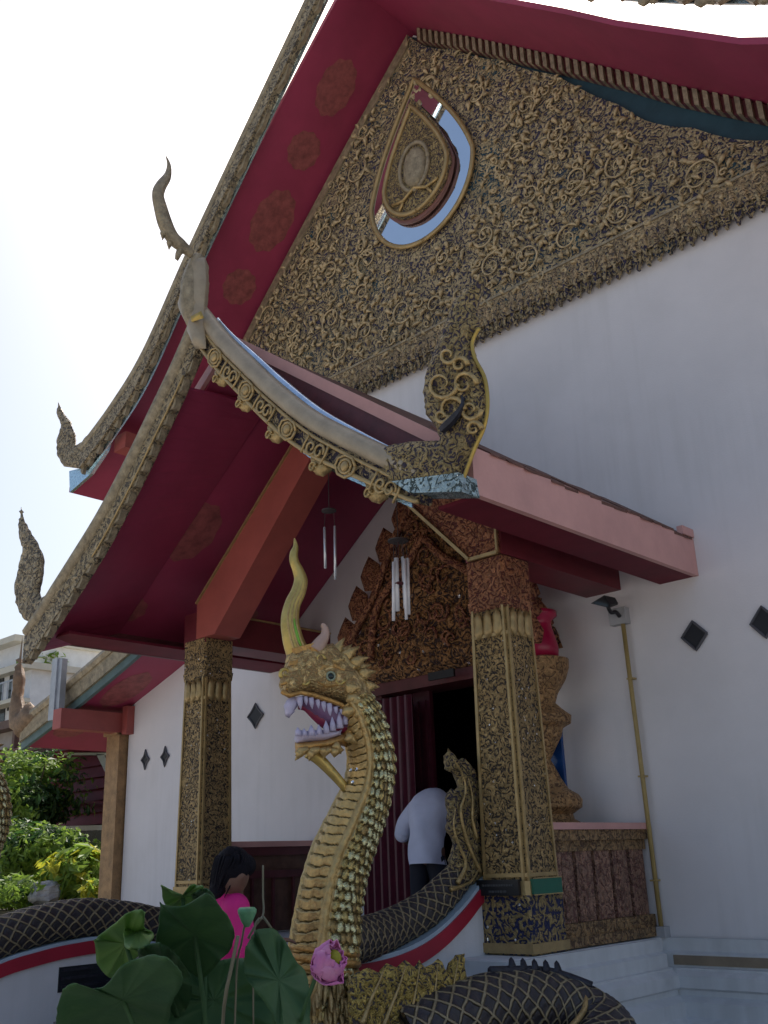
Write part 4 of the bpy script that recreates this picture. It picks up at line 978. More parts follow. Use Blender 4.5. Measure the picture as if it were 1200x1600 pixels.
# collar and gilt fringe at the root of the neck
g = MB()
def ringat(k, r, th_):
    p = S[k]; t = (S[min(k+1,len(S)-1)]-S[k-1]).normalized(); f = (HD-t*HD.dot(t)).normalized(); s_ = t.cross(f)
    g.tube([p+(f*math.cos(a)+s_*math.sin(a))*r for a in [2*math.pi*i/36 for i in range(37)]], th_, 8)
ringat(76, .222, .024); ringat(86, .216, .018); ringat(66, .232, .018)
g.build('neck_collar', M['lip'], naga, smooth=True)
g = MB(); rg = random.Random(11)
for k in range(230):
    i = rg.randint(1, 62); p = S[i]; t = (S[i+1]-S[i]).normalized(); f = (HD-t*HD.dot(t)).normalized(); s_ = t.cross(f)
    a = rg.uniform(-math.pi, math.pi); d = f*math.cos(a)+s_*math.sin(a); rr = .235+.03*(60-i)/60
    q = p+d*rr; e1 = q+d*rg.uniform(.02,.05)-t*rg.uniform(.05,.12)+s_*rg.uniform(-.05,.05)
    g.tube([q+t*.03, (q+e1)/2+d*.025, e1, e1+d*.03-t*.0], [.008,.016,.01,.002], 5)
g.build('gilt_fringe', M['gold'], naga, smooth=True)

# head: upper skull and snout
hd = MB()
hd.puff(nol([(438,1067),(441,1086),(456,1089),(481,1083),(512,1092),(535,1100),(556,1128),(576,1108),(577,1082),(560,1055),(540,1032),(518,1006),(489,1010),(468,1012),(448,1022),(444,1045)]), NH, .135, rad=.11, res=.022, relief=.012, rsc=30)
hd.puff(nol([(436,1068),(440,1056),(452,1052),(464,1058),(470,1070),(462,1082),(445,1086)]), NH, .10, rad=.06, res=.02, relief=.01, rsc=40)
head = hd.build('head', M['head'], naga, smooth=True)
g = MB()   # brow block under the horn and brow ridges
for off in (.0,):
    g.prism(nol([(446,1021),(484,1012),(487,1020),(449,1030)], -.10), NH*.2)
    g.prism(nol([(484,1012),(494,1018),(492,1052),(484,1056)], .085), NH*.035)
    g.prism(nol([(450,1035),(482,1027),(483,1034),(451,1041)], .09), NH*.03)
for s_ in (-1, 1):
    g.tube(nol([(492,1052),(504,1043),(520,1040),(536,1047),(548,1058)], s_*.125), [.01,.016,.018,.014,.006], 6)
    g.tube(nol([(497,1066),(510,1072),(526,1070),(542,1074)], s_*.125), [.006,.012,.012,.006], 6)
g.build('brow', M['lip'], head, smooth=False)
g = MB()   # orange-gilt lip bands
for s_ in (-1, 1):
    g.tube(nol([(440,1080),(452,1087),(470,1082),(490,1086),(514,1094),(534,1101),(549,1118)], s_*.10), [.016,.018,.016,.018,.018,.016,.012], 7)
    g.tube(nol([(439,1070),(449,1066),(459,1070),(455,1078),(446,1076)], s_*.075), [.012]*5, 6)
g.build('lip', M['lip'], head, smooth=True)
g = MB()
for s_ in (-1, 1):
    p = nq(454, 1060, s_*.088); g.ball(p, .014, 8)
g.build('nostril', M['eye'], head, smooth=True)
for s_ in (-1, 1):
    g = MB(); p = nq(516, 1057, s_*.126); g.ball(p, .027, 12); e = g.build('eye', M['eye'], head, smooth=True)
    g = MB(); g.tube([p+NH*s_*.012+(HD*math.cos(a)+Vector((0,0,1))*math.sin(a))*.028 for a in [math.pi*i/9 for i in range(19)]], .008, 6); g.build('eye_ring', M['eyering'], e, smooth=True)
# horn crest
g = MB(); P = spline(nol([(466,1022),(458,1000),(453,970),(457,945),(466,925),(470,907),(466,892),(460,878),(459,866),(462,854),(460,841)]), 60)
wr = [lerp_table([(0,.085),(.15,.07),(.3,.058),(.5,.05),(.65,.037),(.82,.030),(.92,.017),(1,.004)], i/59) for i in range(60)]
g.tube(P, wr, 14, flat=(NH, .8)); cr = g.build('horn_crest', M['crest'], head, smooth=True)
g = MB()
for k in (-1, 0, 1):
    Q = []
    for i in range(0, 30):
        t = (P[i+1]-P[i]).normalized(); f = t.cross(NH).normalized(); Q.append(P[i]+NH*wr[i]*.80*(1-.08*abs(k))+f*k*wr[i]*.45)
    g.tube(Q, [.011*(1-i/34) for i in range(30)], 6)
g.build('crest_flutes', M['belly'], cr, smooth=True)
g = MB()
for k in (.2,):
    Q = [P[i]+NH*wr[i]*.82+(P[i+1]-P[i]).normalized().cross(NH).normalized()*wr[i]*.22 for i in range(1, 13)]
    g.tube(Q, [.012*(1-abs(i-6)/8) for i in range(12)], 5)
g.build('crest_paint', M['greenpaint'], cr)
# ear horn and frills
g = MB(); g.tube(spline(nol([(492,1018),(501,1004),(508,992),(507,980),(502,976)], .07), 16), [lerp_table([(0,.06),(.5,.032),(.85,.02),(1,.012)], i/15) for i in range(16)], 9); g.build('ear_horn', mat('pale_pink_gilt', (.55,.36,.28), .45, .2), head, smooth=True)
g = MB()
for (a, s_) in ((nol([(530,1030),(534,1018),(542,1024),(548,1034),(560,1040),(552,1048),(566,1056),(574,1066),(560,1068),(577,1082),(566,1092),(545,1070)], .08), 1), (nol([(530,1030),(536,1016),(545,1026),(552,1036),(564,1044),(557,1052),(572,1066),(560,1074),(545,1070)], -.06), -1)):
    g.puff(a, NH, .03, rad=.03, res=.02)
for (x, y) in ((552,1092),(566,1108),(546,1112)):
    g.puff(nol([(x-10,y-8),(x+6,y-10),(x+16,y),(x+8,y+4),(x-2,y+10),(x-12,y+4)], .125), NH, .025, rad=.03, res=.02)
g.build('cheek_frill', M['belly'], head, smooth=True)
g = MB()
def flame(x, y, dx, dy, w_, off, th_=.03):
    """a curled flame leaf from (x,y) to (x+dx,y+dy)"""
    l = math.hypot(dx, dy); ux, uy = dx/l, dy/l; vx, vy = -uy, ux
    P_l = [(0,-.5),(.25,-.62),(.5,-.45),(.75,-.1),(1,.35),(.82,.42),(.6,.38),(.62,.62),(.42,.5),(.38,.72),(.15,.6),(0,.5)]
    g.puff(nol([(x+ux*a*l+vx*b*w_, y+uy*a*l+vy*b*w_) for a, b in P_l], off), NH, th_, rad=.03, res=.016, relief=.012, rsc=50)
for (x, y, dx, dy, w_, off) in ((524,1024,10,-30,14,.03),(536,1030,22,-24,16,.06),(548,1040,26,-18,16,.07),(560,1056,26,-12,16,.06),(568,1074,24,-6,16,.04),(530,1030,16,-26,14,-.05),(552,1050,26,-16,14,-.06),
    (540,1078,26,-8,16,.125),(548,1094,26,2,16,.125),(552,1112,24,8,14,.12),(520,1036,18,-10,10,.125),(566,1094,26,6,16,.06),(574,1112,22,10,14,.05)): flame(x, y, dx, dy, w_, off)
g.build('mane_flames', M['belly'], head, smooth=True)
g = MB()
for s_ in (-1, 1):
    g.tube([nq(446+9*(1-i/16)*math.cos(.55*i+2.2), 1052+9*(1-i/16)*math.sin(.55*i+2.2), s_*.06) for i in range(15)], [.016*(1-i/20) for i in range(15)], 6)
    for (x, y, r, q) in ((476,1064,7,1),(500,1030,8,-1),(530,1062,8,1),(470,1044,6,-1)):
        g.tube([nq(x+r*(1-i/16)*math.cos(.5*i*q), y+r*(1-i/16)*math.sin(.5*i*q), s_*(.128 if x > 480 else .115)) for i in range(15)], [.013*(1-i/20) for i in range(15)], 6)
g.build('face_scrolls', M['crest'], head, smooth=True)
g = MB()
for (x, y, dx, dy, w_, off) in ((470,1172,-6,18,10,.09),(486,1172,0,18,10,.1),(504,1168,6,18,10,.1),(522,1162,14,14,11,.1),(540,1150,22,10,13,.1),(552,1138,24,4,13,.09)): flame(x, y, dx, dy, w_, off, .022)
g.build('chin_flames', M['belly'], head, smooth=True)
# mouth
g = MB(); g.puff(nol([(459,1090),(482,1086),(512,1096),(538,1108),(552,1128),(545,1142),(522,1142),(505,1132),(486,1117),(470,1104)]), NH, .085, rad=.06, res=.025); g.build('palate', M['gum'], head, smooth=True)
g = MB(); g.tube(spline(nol([(548,1132),(530,1134),(512,1130),(494,1118),(478,1106),(466,1106)]), 20), [lerp_table([(0,.06),(.5,.045),(1,.012)], i/19) for i in range(20)], 8, flat=(NH,1.1)); g.build('tongue', M['tongue'], head, smooth=True)
g = MB()
for s_ in (-1, 1):
    for (x, y, l, w_) in ((468,1089,20,9),(477,1088,14,7),(486,1090,18,8),(496,1093,15,7),(505,1096,18,8),(514,1099,22,9),(524,1104,14,7),(533,1108,12,6)):
        a = nq(x, y, s_*.085); c = nq(x+2, y+l, s_*.08); g.tube([a, a*.5+c*.5, c], [w_*.0042*.62, w_*.0042*.5, .002], 7)
g.puff(nol([(455,1088),(466,1090),(466,1102),(459,1112),(452,1122),(446,1116),(444,1104),(448,1094)]), NH, .07, rad=.04, res=.02)
g.build('upper_teeth', M['tooth'], head, smooth=True)
# lower jaw
g = MB()
g.puff(nol([(461,1160),(463,1176),(478,1178),(490,1174),(512,1172),(530,1164),(543,1168),(538,1154),(556,1148),(570,1128),(556,1116),(546,1134),(532,1148),(510,1155),(486,1158)]), NH, .105, rad=.07, res=.02, relief=.012, rsc=35)
jaw = g.build('lower_jaw', M['lip'], naga, smooth=True)
g = MB(); g.puff(nol([(462,1140),(480,1142),(500,1140),(520,1142),(536,1136),(530,1150),(508,1158),(486,1160),(462,1162)]), NH, .085, rad=.05, res=.02)
for s_ in (-1, 1):
    for (x, y, l, w_) in ((466,1150,14,9),(476,1150,12,8),(487,1150,18,10),(499,1148,16,8),(510,1146,20,9),(520,1142,22,9),(531,1138,26,10),(540,1132,20,7)):
        a = nq(x, y, s_*.085); c = nq(x-1, y-l, s_*.085); g.tube([a, a*.5+c*.5, c], [w_*.0026, w_*.0022, .002], 7)
g.build('lower_teeth', M['tooth'], jaw, smooth=True)
g = MB()
for x in (474,492,510,526): g.puff(nol([(x-8,1168),(x+6,1166),(x+12,1172),(x+4,1178),(x-4,1184),(x-10,1176)], .09), NH, .02, rad=.03, res=.02)
g.build('jaw_frill', M['belly'], jaw, smooth=True)
g = MB(); g.tube(spline(nol([(482,1174),(496,1184),(514,1202),(532,1222),(547,1240)]), 16), [lerp_table([(0,.05),(.3,.042),(.7,.033),(1,.03)], i/15) for i in range(16)], 10); g.build('chin_beard', M['crest'], naga, smooth=True)
# throat brooch glints
g = MB(); 
for x, y in ((548,1203),(557,1202),(551,1222)): g.ball(nq(x, y, .155), .012, 6)
g.build('throat_studs', M['mirror'], naga)

# body along the right stair wall, flame at the column
def wall_top(tab, y): return lerp_table(tab, y)
WR = [(4.35,.99),(4.7,.965),(5.0,.955),(5.25,.965),(5.5,1.0),(5.75,1.07),(6.0,1.19),(6.2,1.31),(6.34,1.42),(6.58,1.50)]
WR = [(y*1.046, (z-1.55)*1.046+1.55) for y, z in WR]
WLF = [(2.2,.30),(3.2,.42),(4.1,.68),(4.6,.87),(5.1,.95),(5.54,.98),(6.0,.91),(6.3,.85),(6.58,.88)]
g = MB(); YY = [4.7,5.0,5.3,5.7,6.05,6.3,6.5,6.65]
net_body(g, [(-5.0-.36*min(1,(y-4.7)/.9),y,lerp_table(WR,y)+.125) for y in YY], [.17,.155,.15,.145,.14,.13,.115,.09], cell=.055)
net_build(g, naga)
FLM = [(752,1372),(722,1392),(702,1400),(690,1388),(708,1368),(704,1345),(712,1318),(700,1296),(703,1268),(699,1248),(705,1232),(712,1240),(718,1228),(712,1210),(700,1205),(697,1190),(700,1168),(708,1182),(716,1192),(722,1184),(736,1200),(744,1222),(746,1255),(742,1285),(748,1300),(757,1310),(766,1335),(768,1370)]
g = MB(); g.puff([px(x, y, X=-5.32) for x, y in FLM], (1,0,0), .075, rad=.10, res=.03, relief=.03, rsc=24); fl = g.build('tail_flame', M['flame'], naga, smooth=True)
g = MB()
for path in ([(752,1365),(738,1335),(726,1300),(720,1265),(728,1235),(722,1208),(708,1186)],[(715,1380),(728,1350),(716,1318),(709,1290),(712,1262)],[(745,1310),(738,1280),(738,1245),(732,1215)],[(704,1390),(720,1385),(738,1375),(752,1350)]):
    g.tube(spline([px(x, y, X=-5.235) for x, y in path], 20), [.02*(1-i/26) for i in range(20)], 6)
g.build('flame_ribs', M['gold'], fl, smooth=True)
# wing of gilt flames at the foot of the neck
WG = [(548,1600),(545,1540),(556,1520),(575,1512),(592,1520),(604,1505),(620,1512),(632,1500),(648,1512),(655,1500),(662,1512),(676,1506),(684,1498),(690,1510),(700,1520),(706,1500),(715,1492),(726,1490),(722,1510),(728,1535),(736,1560),(734,1600),(730,1640),(560,1640)]
g = MB(); g.puff([px(x, y, X=-4.62) for x, y in WG], (1,0,0), .06, rad=.10, res=.025, relief=.035, rsc=28); wg = g.build('gilt_wing', M['wing'], naga, smooth=True)
g = MB()
for path in ([(566,1600),(580,1560),(592,1535),(600,1514)],[(596,1610),(612,1570),(624,1540),(634,1508)],[(626,1615),(642,1580),(650,1545),(656,1508)],[(656,1620),(672,1580),(680,1545),(684,1506)],[(690,1620),(702,1580),(708,1545),(716,1500)]):
    g.tube(spline([px(x, y, X=-4.555) for x, y in path], 16), [.018*(1-i/18) for i in range(16)], 6)
g.build('wing_ribs', M['gold'], wg, smooth=True)

# the left serpent: same neck, head and parts, its own body
naga2 = thing('naga_statue', 'gilded naga statue on the left stair wall, only its neck edge in view', 'naga statue', Vector((-5.0,4.8,0))+Vector((-4.66,-.42,-.12)), 'nagas flanking the porch steps')
def copy_tree(o, parent):
    c = o.copy(); COL.objects.link(c); c.parent = parent
    for ch in list(o.children): copy_tree(ch, c)
    return c
for ch in list(naga.children):
    if ch.name.split('.')[0] in ('body','tail_flame','gilt_wing'): continue
    copy_tree(ch, naga2)
g = MB(); YY = [3.3,3.9,4.4,4.9,5.4,5.9,6.25,6.5]
net_body(g, [(-9.16,y,lerp_table(WLF,y)+.17) for y in YY], [.2,.2,.19,.185,.18,.175,.165,.15], cell=.066)
net_build(g, naga2)

def stair_wall(x0, x1, tab, ys, label, vent):
    o = thing('stair_wall', label, 'stair wall', ((x0+x1)/2, ys[0], 0), 'curved walls flanking the porch steps')
    n = 60; Y = [ys[0]+(ys[1]-ys[0])*i/(n-1) for i in range(n)]; sm = [sum(lerp_table(tab, y+d) for d in (-.12,-.06,0,.06,.12))/5 for y in Y]
    def strip(dx, lo, hi, m, name):
        g = MB(); vs = []
        for y, z in zip(Y, sm):
            a = lo if lo is None else z+lo
            vs += [(x0-dx,y,0 if a is None else a),(x1+dx,y,0 if a is None else a),(x1+dx,y,z+hi),(x0-dx,y,z+hi)]
        g.add(vs, [(4*i+j,4*i+(j+1)%4,4*i+4+(j+1)%4,4*i+4+j) for i in range(n-1) for j in range(4)]+[(0,1,2,3),tuple(4*(n-1)+j for j in (3,2,1,0))]); return g.build(name, m, o)
    strip(0, None, -.145, M['wall'], 'wall_body'); strip(.03, -.145, -.03, M['red'], 'red_coping'); strip(.015, -.03, 0.0, M['bluecap'], 'coping_top')
    if vent:
        y0, y1, z0, z1 = vent
        g = MB(); g.box(x1-.002,x1+.012,y0,y1,z0,z1); vo = g.build('wall_vent', M['vent'], o)
        g = MB(); 
        for k in range(3): g.box(x1+.012,x1+.03,y0+.02,y1-.02,z0+.03+k*.07,z0+.055+k*.07)
        g.build('vent_slat', M['netdark'], vo)
    return o
stair_wall(-5.48, -5.23, WR, (4.5, 6.80), 'white stair wall with crimson coping swooping up to the right column', None)
stair_wall(-9.28, -9.02, WLF, (2.6, 6.56), 'white humped stair wall with crimson coping and dark vent at the left', (5.13,5.80,.53,.74))

# coiled net-scaled serpent at the foot of the right column
coil = thing('serpent_coil', 'dark net scaled serpent coil doubling back at the foot of the right column', 'serpent statue', (-4.3, 6.2, 0))
g = MB()
net_body(g, [(-4.62,4.9,.52),(-4.56,5.4,.58),(-4.52,5.85,.60),(-4.42,6.25,.56),(-4.2,6.42,.44),(-4.0,6.25,.32),(-3.95,5.85,.24),(-4.02,5.3,.19),(-4.15,4.8,.15),(-4.3,4.3,.12)], [.20,.22,.23,.23,.235,.24,.24,.235,.23,.22], cell=.072)
net_build(g, coil)
g = MB()
for i in range(5):
    p = Vector((-4.50+.03*i, 5.95+.09*i, .82-.012*i)); g.puff([p+Vector((0,-.045,0)), p+Vector((0,-.03,.04)), p+Vector((0,.0,.085)), p+Vector((0,.03,.035)), p+Vector((0,.045,-.01))], (1,0,0), .02, res=.03)
g.tube(spline([(-4.53,5.75,.835),(-4.42,6.25,.79),(-4.2,6.45,.69)], 12), .03, 7)
g.build('back_spines', M['netdark'], coil, smooth=True)
g = MB(); g.tube(spline([(-4.22,6.38,.68),(-4.12,6.2,.57),(-4.1,5.85,.46),(-4.17,5.4,.41)], 16), .02, 7); g.build('gilt_seam', M['gold'], coil, smooth=True)

# ------------------------------------------------------------------ ornament stand behind the right column
AX = px(856,1185,Y=8.15)
st = thing('ornament_stand', 'tiered gilt stand with crimson vase shape half hidden behind right column', 'ornament stand', (AX.x, AX.y, FL))
def zz(y, x=880): return px(x, y, Y=8.15).z
g = MB(); g.lathe((AX.x,AX.y,0), [(.22,FL),(.22,1.75),(.25,1.78),(.25,zz(1285)),(.20,zz(1280)),(.19,zz(1272)),(.28,zz(1262)),(.29,zz(1250)),(.26,zz(1242)),(.17,zz(1232)),(.11,zz(1215)),(.06,zz(1196)),(.025,zz(1185))], 24); g.build('lower_cone', M['standgold'], st, smooth=False)
g = MB(); g.lathe((AX.x,AX.y,0), [(.025,zz(1185)),(.09,zz(1165)),(.15,zz(1148)),(.17,zz(1135)),(.25,zz(1128)),(.26,zz(1116)),(.18,zz(1105)),(.12,zz(1095)),(.15,zz(1080)),(.24,zz(1058)),(.28,zz(1040)),(.285,zz(1026)),(.2,zz(1022))], 24); g.build('upper_tiers', M['standgold'], st, smooth=False)
g = MB(); g.lathe((AX.x,AX.y,0), [(.19,zz(1022)),(.20,zz(1005)),(.17,zz(985)),(.145,zz(970)),(.15,zz(962)),(.21,zz(955)),(.21,zz(948)),(.05,zz(945))], 24); g.build('vase', M['vase'], st, smooth=True)
g = MB(); g.box(AX.x-.22,AX.x+.10,AX.y+.10,AX.y+.14,zz(1240),zz(1130)); g.build('blue_panel', M['blue'], st)
g = MB(); g.puff([px(x, y, Y=8.0) for x, y in ((820,1010),(830,1012),(846,1005),(850,985),(838,965),(848,955),(836,940),(838,915),(826,900),(815,880),(810,960))], (0,1,0), .05, rad=.06, res=.04); g.build('gilt_leaf', M['carvered'], st, smooth=True)

# ------------------------------------------------------------------ wall fittings
cd = thing('conduit_pipe', 'yellowed vertical conduit pipe on the white wall right of the porch', 'pipe', (-4.78, YW-.05, .85))
g = MB(); g.tube([(-4.795,YW-.05,3.66),(-4.78,YW-.05,2.5),(-4.765,YW-.05,.93)], .022, 8); g.build('pipe_run', M['conduit'], cd, smooth=True)
g = MB(); 
for z in (1.3,2.2,3.1): g.box(-4.81,-4.745,YW-.078,YW-.002,z,z+.015)
g.build('pipe_clip', M['conduit'], cd)
g = MB(); g.box(-4.83,-4.71,YW-.10,YW-.002,.84,.93); g.build('pipe_shoe', M['greybox'], cd)
fl = thing('floodlight', 'small black floodlight on a bent arm above the yellow conduit', 'floodlight', (-4.84, YW, 3.7))
g = MB(); g.box(-4.92,-4.74,YW-.09,YW-.002,3.64,3.80); g.build('junction_box', M['greybox'], fl)
g = MB(); g.tube(spline([px(968,963,Y=YW-.1),px(962,956,Y=YW-.16),px(955,957,Y=YW-.2),px(950,948,Y=YW-.24)], 12), .02, 7); g.build('lamp_arm', M['black'], fl, smooth=True)
g = MB(); q = [px(x, y, Y=YW-.26) for x, y in ((923,943),(944,930),(953,945),(952,950))]
c = sum(q, Vector())/4; q2 = [c+(p-c)*.55+Vector((0.03,.16,.03)) for p in q]
g.add(q+q2, [(0,1,2,3),(7,6,5,4),(0,4,5,1),(1,5,6,2),(2,6,7,3),(3,7,4,0)]); lh = g.build('lamp_head', M['black'], fl)
q3 = [c+(p-c)*.8+Vector((-.002,-.006,-.002)) for p in q]; g = MB(); g.add(q3+[p+Vector((0,.004,0)) for p in q3], [(0,1,2,3),(7,6,5,4)]); g.build('lamp_glass', M['glass'], lh)

# ------------------------------------------------------------------ wind chimes
def chime(name, top, tubes, label, disc_r, m, clapper=None):
    o = thing(name, label, 'wind chime', top, None)
    g = MB(); g.lathe((top.x,top.y,top.z-.012), [(disc_r*.6,0),(disc_r,.006),(disc_r,.018),(disc_r*.4,.03)], 20); g.build('top_disc', M['cord'], o)
    g = MB(); roof_z = 6.42-.745*abs(top.x-CX); g.tube([top, (top.x,top.y,roof_z)], .004, 5)
    for a, b, r in tubes: g.tube([a, a*.25+Vector((top.x,top.y,top.z))*.75 if False else Vector((top.x+(a.x-top.x)*.8, top.y+(a.y-top.y)*.8, top.z))], .0025, 4)
    g.build('hanging_cord', M['cord'], o)
    for a, b, r in tubes:
        g = MB(); d = (b-a).normalized(); g.tube([a, b], r, 10); g.build('chime_tube', m, o, smooth=True)
    if clapper:
        g = MB(); g.lathe(clapper, [(.03,-.012),(.045,0),(.03,.012)], 14); g.tube([Vector(clapper), top], .003, 4); g.build('clapper', M['maroon'], o)
yc = 6.05
chime('wind_chime', px(514,798,Y=yc), [(px(507,824,Y=yc-.03),px(508.5,888,Y=yc-.03),.012),(px(523,822,Y=yc+.04),px(524,905,Y=yc+.04),.012)], 'dark disc wind chime with two thin pale tubes under the porch roof', .07, M['steel'])
chime('wind_chime', px(622,845,Y=yc), [(px(615,878,Y=yc-.05),px(615,970,Y=yc-.05),.014),(px(619,872,Y=yc-.02),px(621,955,Y=yc-.02),.02),(px(629,870,Y=yc+.03),px(633,950,Y=yc+.03),.014),(px(631.5,873,Y=yc),px(635,968,Y=yc),.013),(px(637,872,Y=yc+.04),px(639,960,Y=yc+.04),.013)], 'wind chime with a cluster of white tubes before the carved pediment', .09, mat('white_tube', (.8,.8,.84), .3, .1, var=.04), px(624,912,Y=yc))

# ------------------------------------------------------------------ people
def finish_body(o, vox=.018):
    md_ = o.modifiers.new('Remesh', 'REMESH'); md_.mode = 'VOXEL'; md_.voxel_size = vox; md_.use_smooth_shade = True
    s_ = o.modifiers.new('Smooth', 'SMOOTH'); s_.iterations = 6; s_.factor = .5
def limb(g, pts, rs, n=14): g.tube(spline(pts, n), [r.x for r in spline([(r,0,0) for r in rs], n)], 12); g.ball(pts[0], rs[0], 10); g.ball(pts[-1], rs[-1], 10)
def hand(g, wrist, d, up, s=1.0):
    d = Vector(d).normalized(); up = Vector(up).normalized(); sd_ = d.cross(up).normalized(); wrist = Vector(wrist)
    g.tube([wrist, wrist+d*.045*s, wrist+d*.09*s], [.026*s,.036*s,.036*s], 10, flat=(up,.45))
    for k, (off, l) in enumerate(((-.029,.062),(-.010,.075),(.010,.07),(.028,.055))):
        b_ = wrist+d*.085*s+sd_*off*s; g.tube([b_, b_+d*l*.5*s-up*.006, b_+d*l*.85*s-up*.02*s, b_+d*l*s-up*.034*s], [.0095*s,.009*s,.008*s,.006*s], 7)
    b_ = wrist+d*.03*s-sd_*.03*s; g.tube([b_, b_+d*.03*s-sd_*.03*s, b_+d*.06*s-sd_*.035*s-up*.012*s], [.012*s,.011*s,.008*s], 7)

# person bending forward in the doorway, seen from behind
wp = px(668,1350,Y=7.85); bx, by = wp.x, 7.85
p1 = thing('person', 'person in loose white shirt and dark trousers bending forward in the temple doorway', 'person', (bx, by, FL))
fwd = Vector((-.35,.94,0)).normalized(); rgt = Vector((fwd.y,-fwd.x,0)); B = Vector((bx, by, FL))
hip = B+Vector((0,0,.78)); chest = hip+fwd*.16+Vector((0,0,.40)); nk = hip+fwd*.42+Vector((0,0,.46)); hdp = nk+fwd*.17+Vector((0,0,-.06))
g = MB()
for s_ in (-1, 1):
    limb(g, [hip+rgt*s_*.09, B+rgt*s_*.11+fwd*.03+Vector((0,0,.44)), B+rgt*s_*.11+Vector((0,0,.08))], [.10,.065,.045])
    limb(g, [B+rgt*s_*.11+Vector((0,0,.05)), B+rgt*s_*.12+fwd*.16+Vector((0,0,.03))], [.045,.035])
    sh = chest+rgt*s_*.19+fwd*.06+Vector((0,0,.0)); el = sh+fwd*.02+rgt*s_*.16+Vector((0,0,-.22)); wr_ = el+fwd*.22+Vector((0,0,-.10))
    limb(g, [sh, el, wr_], [.055,.045,.03]); hand(g, wr_, fwd*.8+Vector((0,0,-.4)), Vector((0,0,1)))
limb(g, [hip, hip+fwd*.05+Vector((0,0,.2)), chest, nk], [.14,.14,.15,.06]); limb(g, [nk, hdp], [.055,.055]); g.ball(hdp, (.08,.10,.105), 14)
bo = g.build('body', M['skin'], p1); finish_body(bo)
g = MB()   # shirt: hem flares over the hips
prof_ = [(hip+Vector((0,0,-.13))-fwd*.02, .185,.15),(hip+Vector((0,0,.05)), .18,.155),(hip+fwd*.04+Vector((0,0,.22)), .185,.16),(chest-fwd*.02+Vector((0,0,-.02)), .20,.165),(chest+fwd*.12+Vector((0,0,.06)), .165,.13),(nk-fwd*.02, .08,.075)]
C_ = spline([p for p,_,_ in prof_], 26); W_ = spline([(a,b_,0) for _,a,b_ in prof_], 26); seg = 28; vs = []
for i, p in enumerate(C_):
    t = (C_[min(i+1,25)]-C_[max(i-1,0)]).normalized(); f = t.cross(rgt).normalized()
    for j in range(seg):
        a = 2*math.pi*j/seg; fold = 1+.045*math.sin(a*5+i*.45)*(1-i/26)+.04*math.sin(a*3-i*.7)+.05*mnoise.noise(Vector((a*2,i*.35,3)))
        vs.append(p+rgt*math.cos(a)*W_[i].x*fold*lerp_table([(0,1.0),(8,.92),(15,1.12),(26,1.1)],i)+f*math.sin(a)*W_[i].y*fold*1.25)
g.add(vs, [(i*seg+j, i*seg+(j+1)%seg, (i+1)*seg+(j+1)%seg, (i+1)*seg+j) for i in range(25) for j in range(seg)])
for s_ in (-1, 1):
    sh = chest+rgt*s_*.17+fwd*.04+Vector((0,0,.0)); el = chest+rgt*s_*.35+fwd*.08+Vector((0,0,-.22)); limb(g, [sh, sh*.45+el*.55+rgt*s_*.04, el], [.11,.09,.085])
g.build('shirt', M['shirt'], p1, smooth=True)
g = MB()
for s_ in (-1, 1): limb(g, [hip+rgt*s_*.08+Vector((0,0,-.06)), B+rgt*s_*.11+fwd*.03+Vector((0,0,.44)), B+rgt*s_*.11+Vector((0,0,.09))], [.105,.09,.075])
g.ball(hip, (.13,.12,.12), 12); g.build('trousers', M['trouser'], p1, smooth=True)
g = MB(); g.ball(hdp+Vector((0,-.012,.02)), (.092,.108,.105), 14); g.build('hair', M['hair'], p1, smooth=True)

# crouching person in pink behind the lotus leaves
DP = 5.7
hdp = px(366,1366,D=DP); nk = px(352,1390,D=DP); chest = px(350,1436,D=DP); hip = px(350,1536,D=DP); B = Vector((hip.x, hip.y, 0))
p2 = thing('person', 'dark haired person in magenta top standing with bowed head behind lotus leaves', 'person', tuple(B))
fwd = Vector((.15,.98,0)).normalized(); rgt = Vector((fwd.y,-fwd.x,0)); dn = (fwd*.42+Vector((0,0,-.9))).normalized()
g = MB()
limb(g, [hip, (hip+chest)/2, chest, nk], [.14,.125,.13,.05]); limb(g, [nk, hdp], [.05,.05]); g.ball(hdp, (.085,.09,.11), 14)
g.ball(hdp+dn*.095, (.016,.018,.018), 8); g.ball(hdp+dn*.07+Vector((0,0,-.055)), (.035,.035,.03), 8)
for s_ in (-1, 1):
    kn = Vector((hip.x,hip.y,.47))+rgt*s_*.10+fwd*.03; ft = B+rgt*s_*.10+Vector((0,0,.07)); limb(g, [hip+rgt*s_*.08, kn, ft], [.095,.06,.04]); limb(g, [ft+Vector((0,0,-.03)), ft+fwd*.16+Vector((0,0,-.04))], [.04,.03])
    sh = chest+rgt*s_*.15+Vector((0,0,.07)); el = sh+rgt*s_*.03+fwd*.06+Vector((0,0,-.26)); wr_ = el+fwd*.2-rgt*s_*.06+Vector((0,0,.06)); limb(g, [sh, el, wr_], [.048,.04,.027]); hand(g, wr_, fwd, Vector((0,0,1)))
    g.ball(hdp+dn*.075+rgt*s_*.03+Vector((0,0,.03)), .012, 8); g.ball(hdp+rgt*s_*.085+Vector((0,0,-.01)), (.016,.02,.03), 8)
bo = g.build('body', M['skin'], p2); finish_body(bo, .014)
g = MB(); limb(g, [hip+Vector((0,0,-.06)), (hip+chest)/2, chest, nk*.7+chest*.3], [.165,.145,.155,.075])
for s_ in (-1, 1):
    sh = chest+rgt*s_*.13+Vector((0,0,.06)); el = sh+rgt*s_*.05+fwd*.05+Vector((0,0,-.22)); limb(g, [sh, (sh+el)/2, el], [.085,.075,.068])
o = g.build('top', M['pink'], p2); finish_body(o, .014)
g = MB()
